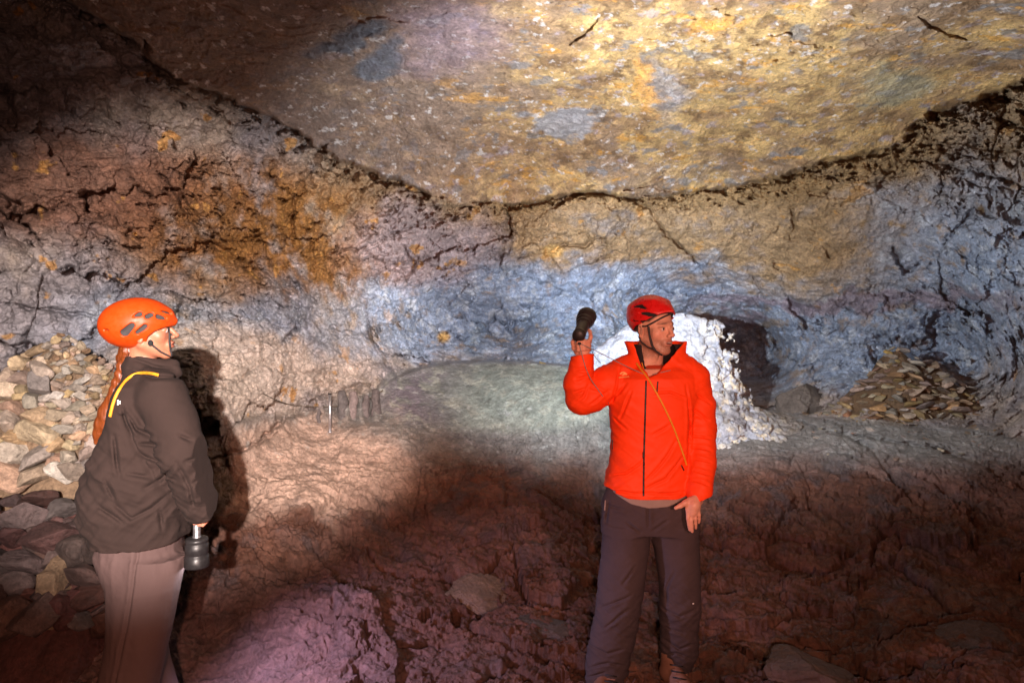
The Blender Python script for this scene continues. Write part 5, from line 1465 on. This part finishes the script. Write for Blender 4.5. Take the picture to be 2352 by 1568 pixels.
# right heap of flat ochre slabs
pileR, bR = heap(6.25, [(1835, 975), (1880, 948), (1925, 925), (1965, 880), (2005, 855), (2035, 805), (2065, 793), (2105, 822), (2160, 838), (2190, 872), (2235, 892), (2275, 920), (2310, 955), (2352, 992)], .60, M_grit, "rubble", 33,
      [M_ochre], 290, (.022, .10), .52, "flat ochre stone in the right heap", "flat stones of the heap by the right wall", tilt=.5, core_label="brown grit under the right heap of flat stones", noun="flat", cat="flat stone", ov=.38)
# dark tumbled blocks at lower left
pileD, bD = heap(3.45, [(-90, 1150), (0, 1155), (60, 1140), (150, 1150), (250, 1165), (300, 1250), (310, 1420)], .55, M_darkst, "rubble", 47,
      [M_darkst], 60, (.05, .16), .95, "dark red block below the pale cairn", "dark red blocks below the cairn", tilt=.7, core_label="dark grit between the red blocks at the left", noun="block", cat="block", ov=.42)

def uvof(o): return o["_uv"]
special(pileL, lambda o: abs(uvof(o)[0] - 140) + 2 * uvof(o)[1], "topmost pale stone of the left cairn")
special(pileL, lambda o: -uvof(o)[2], "biggest pale stone of the left cairn")
special(pileR, lambda o: abs(uvof(o)[0] - 2060) + 2 * uvof(o)[1], "topmost flat stone on the right heap")
special(pileR, lambda o: -uvof(o)[2], "biggest flat stone of the right heap")
special(pileD, lambda o: -uvof(o)[2], "biggest dark red block below the cairn")
for o in pileL + pileR + pileD: del o["_uv"]

# loose stones scattered round the foot of both heaps
for (ua, ub, va, vb_, nn_, mt, sz_, nm, lb, grp) in ((1840, 2345, 985, 1060, 34, M_ochre, (.014, .035), "loose_stone", "loose brown stone before the right heap", "loose stones before the right heap"),
                                     (0, 250, 1085, 1130, 12, M_pale, (.015, .03), "loose_stone", "loose pale stone under the left cairn", "loose stones under the left cairn")):
    loose = []
    r = np.random.default_rng(77); pm = [link_mesh(nm, rock_shape(900 + i, .8), IF, mt) for i in range(4)]
    for i in range(nn_):
        o = pm[i] if i < 4 else pm[i % 4].copy()
        if i >= 4: COL.objects.link(o)
        u = r.uniform(ua, ub); h = cast([b_cave], u, va + (vb_ - va) * r.random() ** 1.8, -.004)
        z_ = r.uniform(*sz_); o.location = h; o.scale = (z_, z_, z_ * .8); o.rotation_euler = rot_e(r, .3)
        fu = (u - ua) / (ub - ua); loose.append(o)
        tag(o, lb + (", left end" if fu < .25 else ", left of middle" if fu < .5 else ", right of middle" if fu < .75 else ", right end"), "loose stone", grp)
    number_labels(loose)

# long slab lying at the lower left, boulders and plates of the foreground
def big_rock(name, u, v, dy, size, flat, seed, mat, rz, tilt, label, cat="rock", col=None):
    h = cast([b_cave], u, v, 0.0); p_ = h + Vector((0, dy, 0))
    vv = rock_shape(seed, flat, 1.0, IV5); S_ = A3(size)
    vv = vv * S_[0]
    vv = vv * np.array([1, S_[1] / S_[0], S_[2] / S_[0]], np.float32)
    q = vv.copy()
    a1, b1, c1, fa = worley(q, 4.5, seed); 
    nn = q / np.maximum(np.linalg.norm(q, axis=1), 1e-4)[:, None]
    q += nn * (.012 * fbm(q, 9, 5, seed, .65) + .012 * fa * .5 - .01 * np.exp(-((b1 - a1) / .05) ** 2))[:, None]
    o = link_mesh(name, q, IF5, mat); o.location = p_; o.rotation_euler = (tilt[0], tilt[1], rz)
    return tag(o, label, cat)
M_floorst = rock_material("dark lava boulder", False, (.125, .075, .060), .62, .4, 1.0, .15)
M_brownst = rock_material("brown lava slab", False, (.17, .105, .070), .6, .4, 1.0, .2)
M_fore = rock_material("pale lava plate", False, (.22, .15, .13), .5, .4, 1.0, .3)
big_rock("rock_slab", 110, 1470, .06, (.62, .20, .13), .9, 5, M_brownst, .42, (.1, -.32), "long brown slab sloping up towards the woman at the lower left", "slab")
big_rock("rock_slab", 1125, 1385, .05, (.27, .30, .12), .8, 8, M_brownst, .7, (.45, .1), "upright angular grey slab in the middle of the floor", "slab")
big_rock("rock_slab", 1270, 1455, .03, (.20, .16, .05), .8, 12, M_floorst, -.3, (.2, .1), "flat rounded plate on the floor beside the man's left boot", "slab") 
big_rock("boulder", 1860, 1555, -.02, (.22, .2, .10), .9, 15, M_floorst, .2, (.1, .05), "low dark boulder at the bottom edge right of the man", "boulder")
big_rock("boulder", 2230, 1470, .0, (.42, .28, .09), .9, 18, M_floorst, .5, (.1, -.1), "broad low boulder in the lower right corner", "boulder")
big_rock("boulder", 1250, 838, .1, (.07, .05, .05), .9, 22, M_crust if False else M_pale, .5, (.1, .4), "small pale boulder lying on the rim of the smooth bank", "boulder")
big_rock("boulder", 1215, 836, .1, (.045, .04, .04), .9, 25, M_pale, 1.5, (.1, .1), "smallest pale boulder on the bank rim, left of its neighbour", "boulder")
big_rock("boulder", 1830, 925, -.05, (.28, .20, .26), 1.3, 28, rock_material("grey brown boulder", False, (.26, .22, .19), .7, .3, 1.0, .3), .3, (.0, .2), "grey brown boulder between the mound shadow and the flat stones", "boulder")

# steel post with the guide rope
def uvp(u, v, Y): return P(u, v, Y)
pb = cast([b_cave], 758, 990, 0.0)
Yp = pb.y
post = empty("rope_post", "thin steel post standing on the lit ledge with a rope tied to it", "post", pb)
tube("pole", [uvp(758, 996, Yp), uvp(758, 950, Yp), uvp(757.5, 906, Yp)], .0125, M_steel, post, seg=12)
tube("cap", [uvp(757.5, 906, Yp), uvp(757.5, 903, Yp)], .0145, M_zip, post, seg=12)
tube("base_ring", [uvp(758, 993, Yp), uvp(758, 990, Yp)], .022, M_steel, post, seg=12)
M_rope = plain("dull brown rope", (.10, .08, .06), .9)
rp = []
for u, v in ((590, 895), (625, 915), (665, 930), (700, 932), (730, 934), (757, 934), (790, 930), (820, 926), (850, 915), (880, 895)):
    h = cast([b_cave], u, v, .02)
    rp.append(P(u, v, min(h.y, Yp + .25 + abs(u - 757) * .0012)))
ro = tube("guide_rope", smooth_line(rp), .0045, M_rope, None, seg=6)
tag(ro, "thin dark rope strung past the steel post along the wall", "rope")
# stone ribs beside the post
for i, (u, v0, v1, w) in enumerate(((733, 940, 972, 5), (787, 905, 976, 13), (812, 905, 972, 10), (840, 912, 968, 9), (862, 900, 965, 12))):
    h = cast([b_cave], u, (v0 + v1) / 2, 0.0); Yr = h.y - .03
    pts = [P(u + random.uniform(-2, 2), v1 + 12 - (v1 + 12 - v0) * t / 5, Yr) for t in range(6)]
    kk = Yr / F
    f_ = Field(A3(P(u - 26, v1 + 18, Yr)) - .08, A3(P(u + 26, v0 - 14, Yr)) + .08, .006)
    for a, b in zip(pts[:-1], pts[1:]):
        f_.add(cone(a, b, w * kk * random.uniform(.7, 1.0), w * kk * random.uniform(.6, .9)), .02)
    f_.disp(lambda p: -.012 * fbm(p, (16, 16, 6), 3, i * 3.0) - .005 * fbm(p, 40, 3, 4))
    v_r, f_r = f_.mesh()
    o = link_mesh("stone_rib", v_r, f_r, M_rib)
    tag(o, ["short thin stone rib left of the steel post", "widest upright stone rib just right of the steel post", "second stone rib right of the steel post", "slim stone rib in the middle of the row by the post", "last stone rib of the row, nearest the smooth bank"][i], "stone rib", "upright stone ribs beside the post")
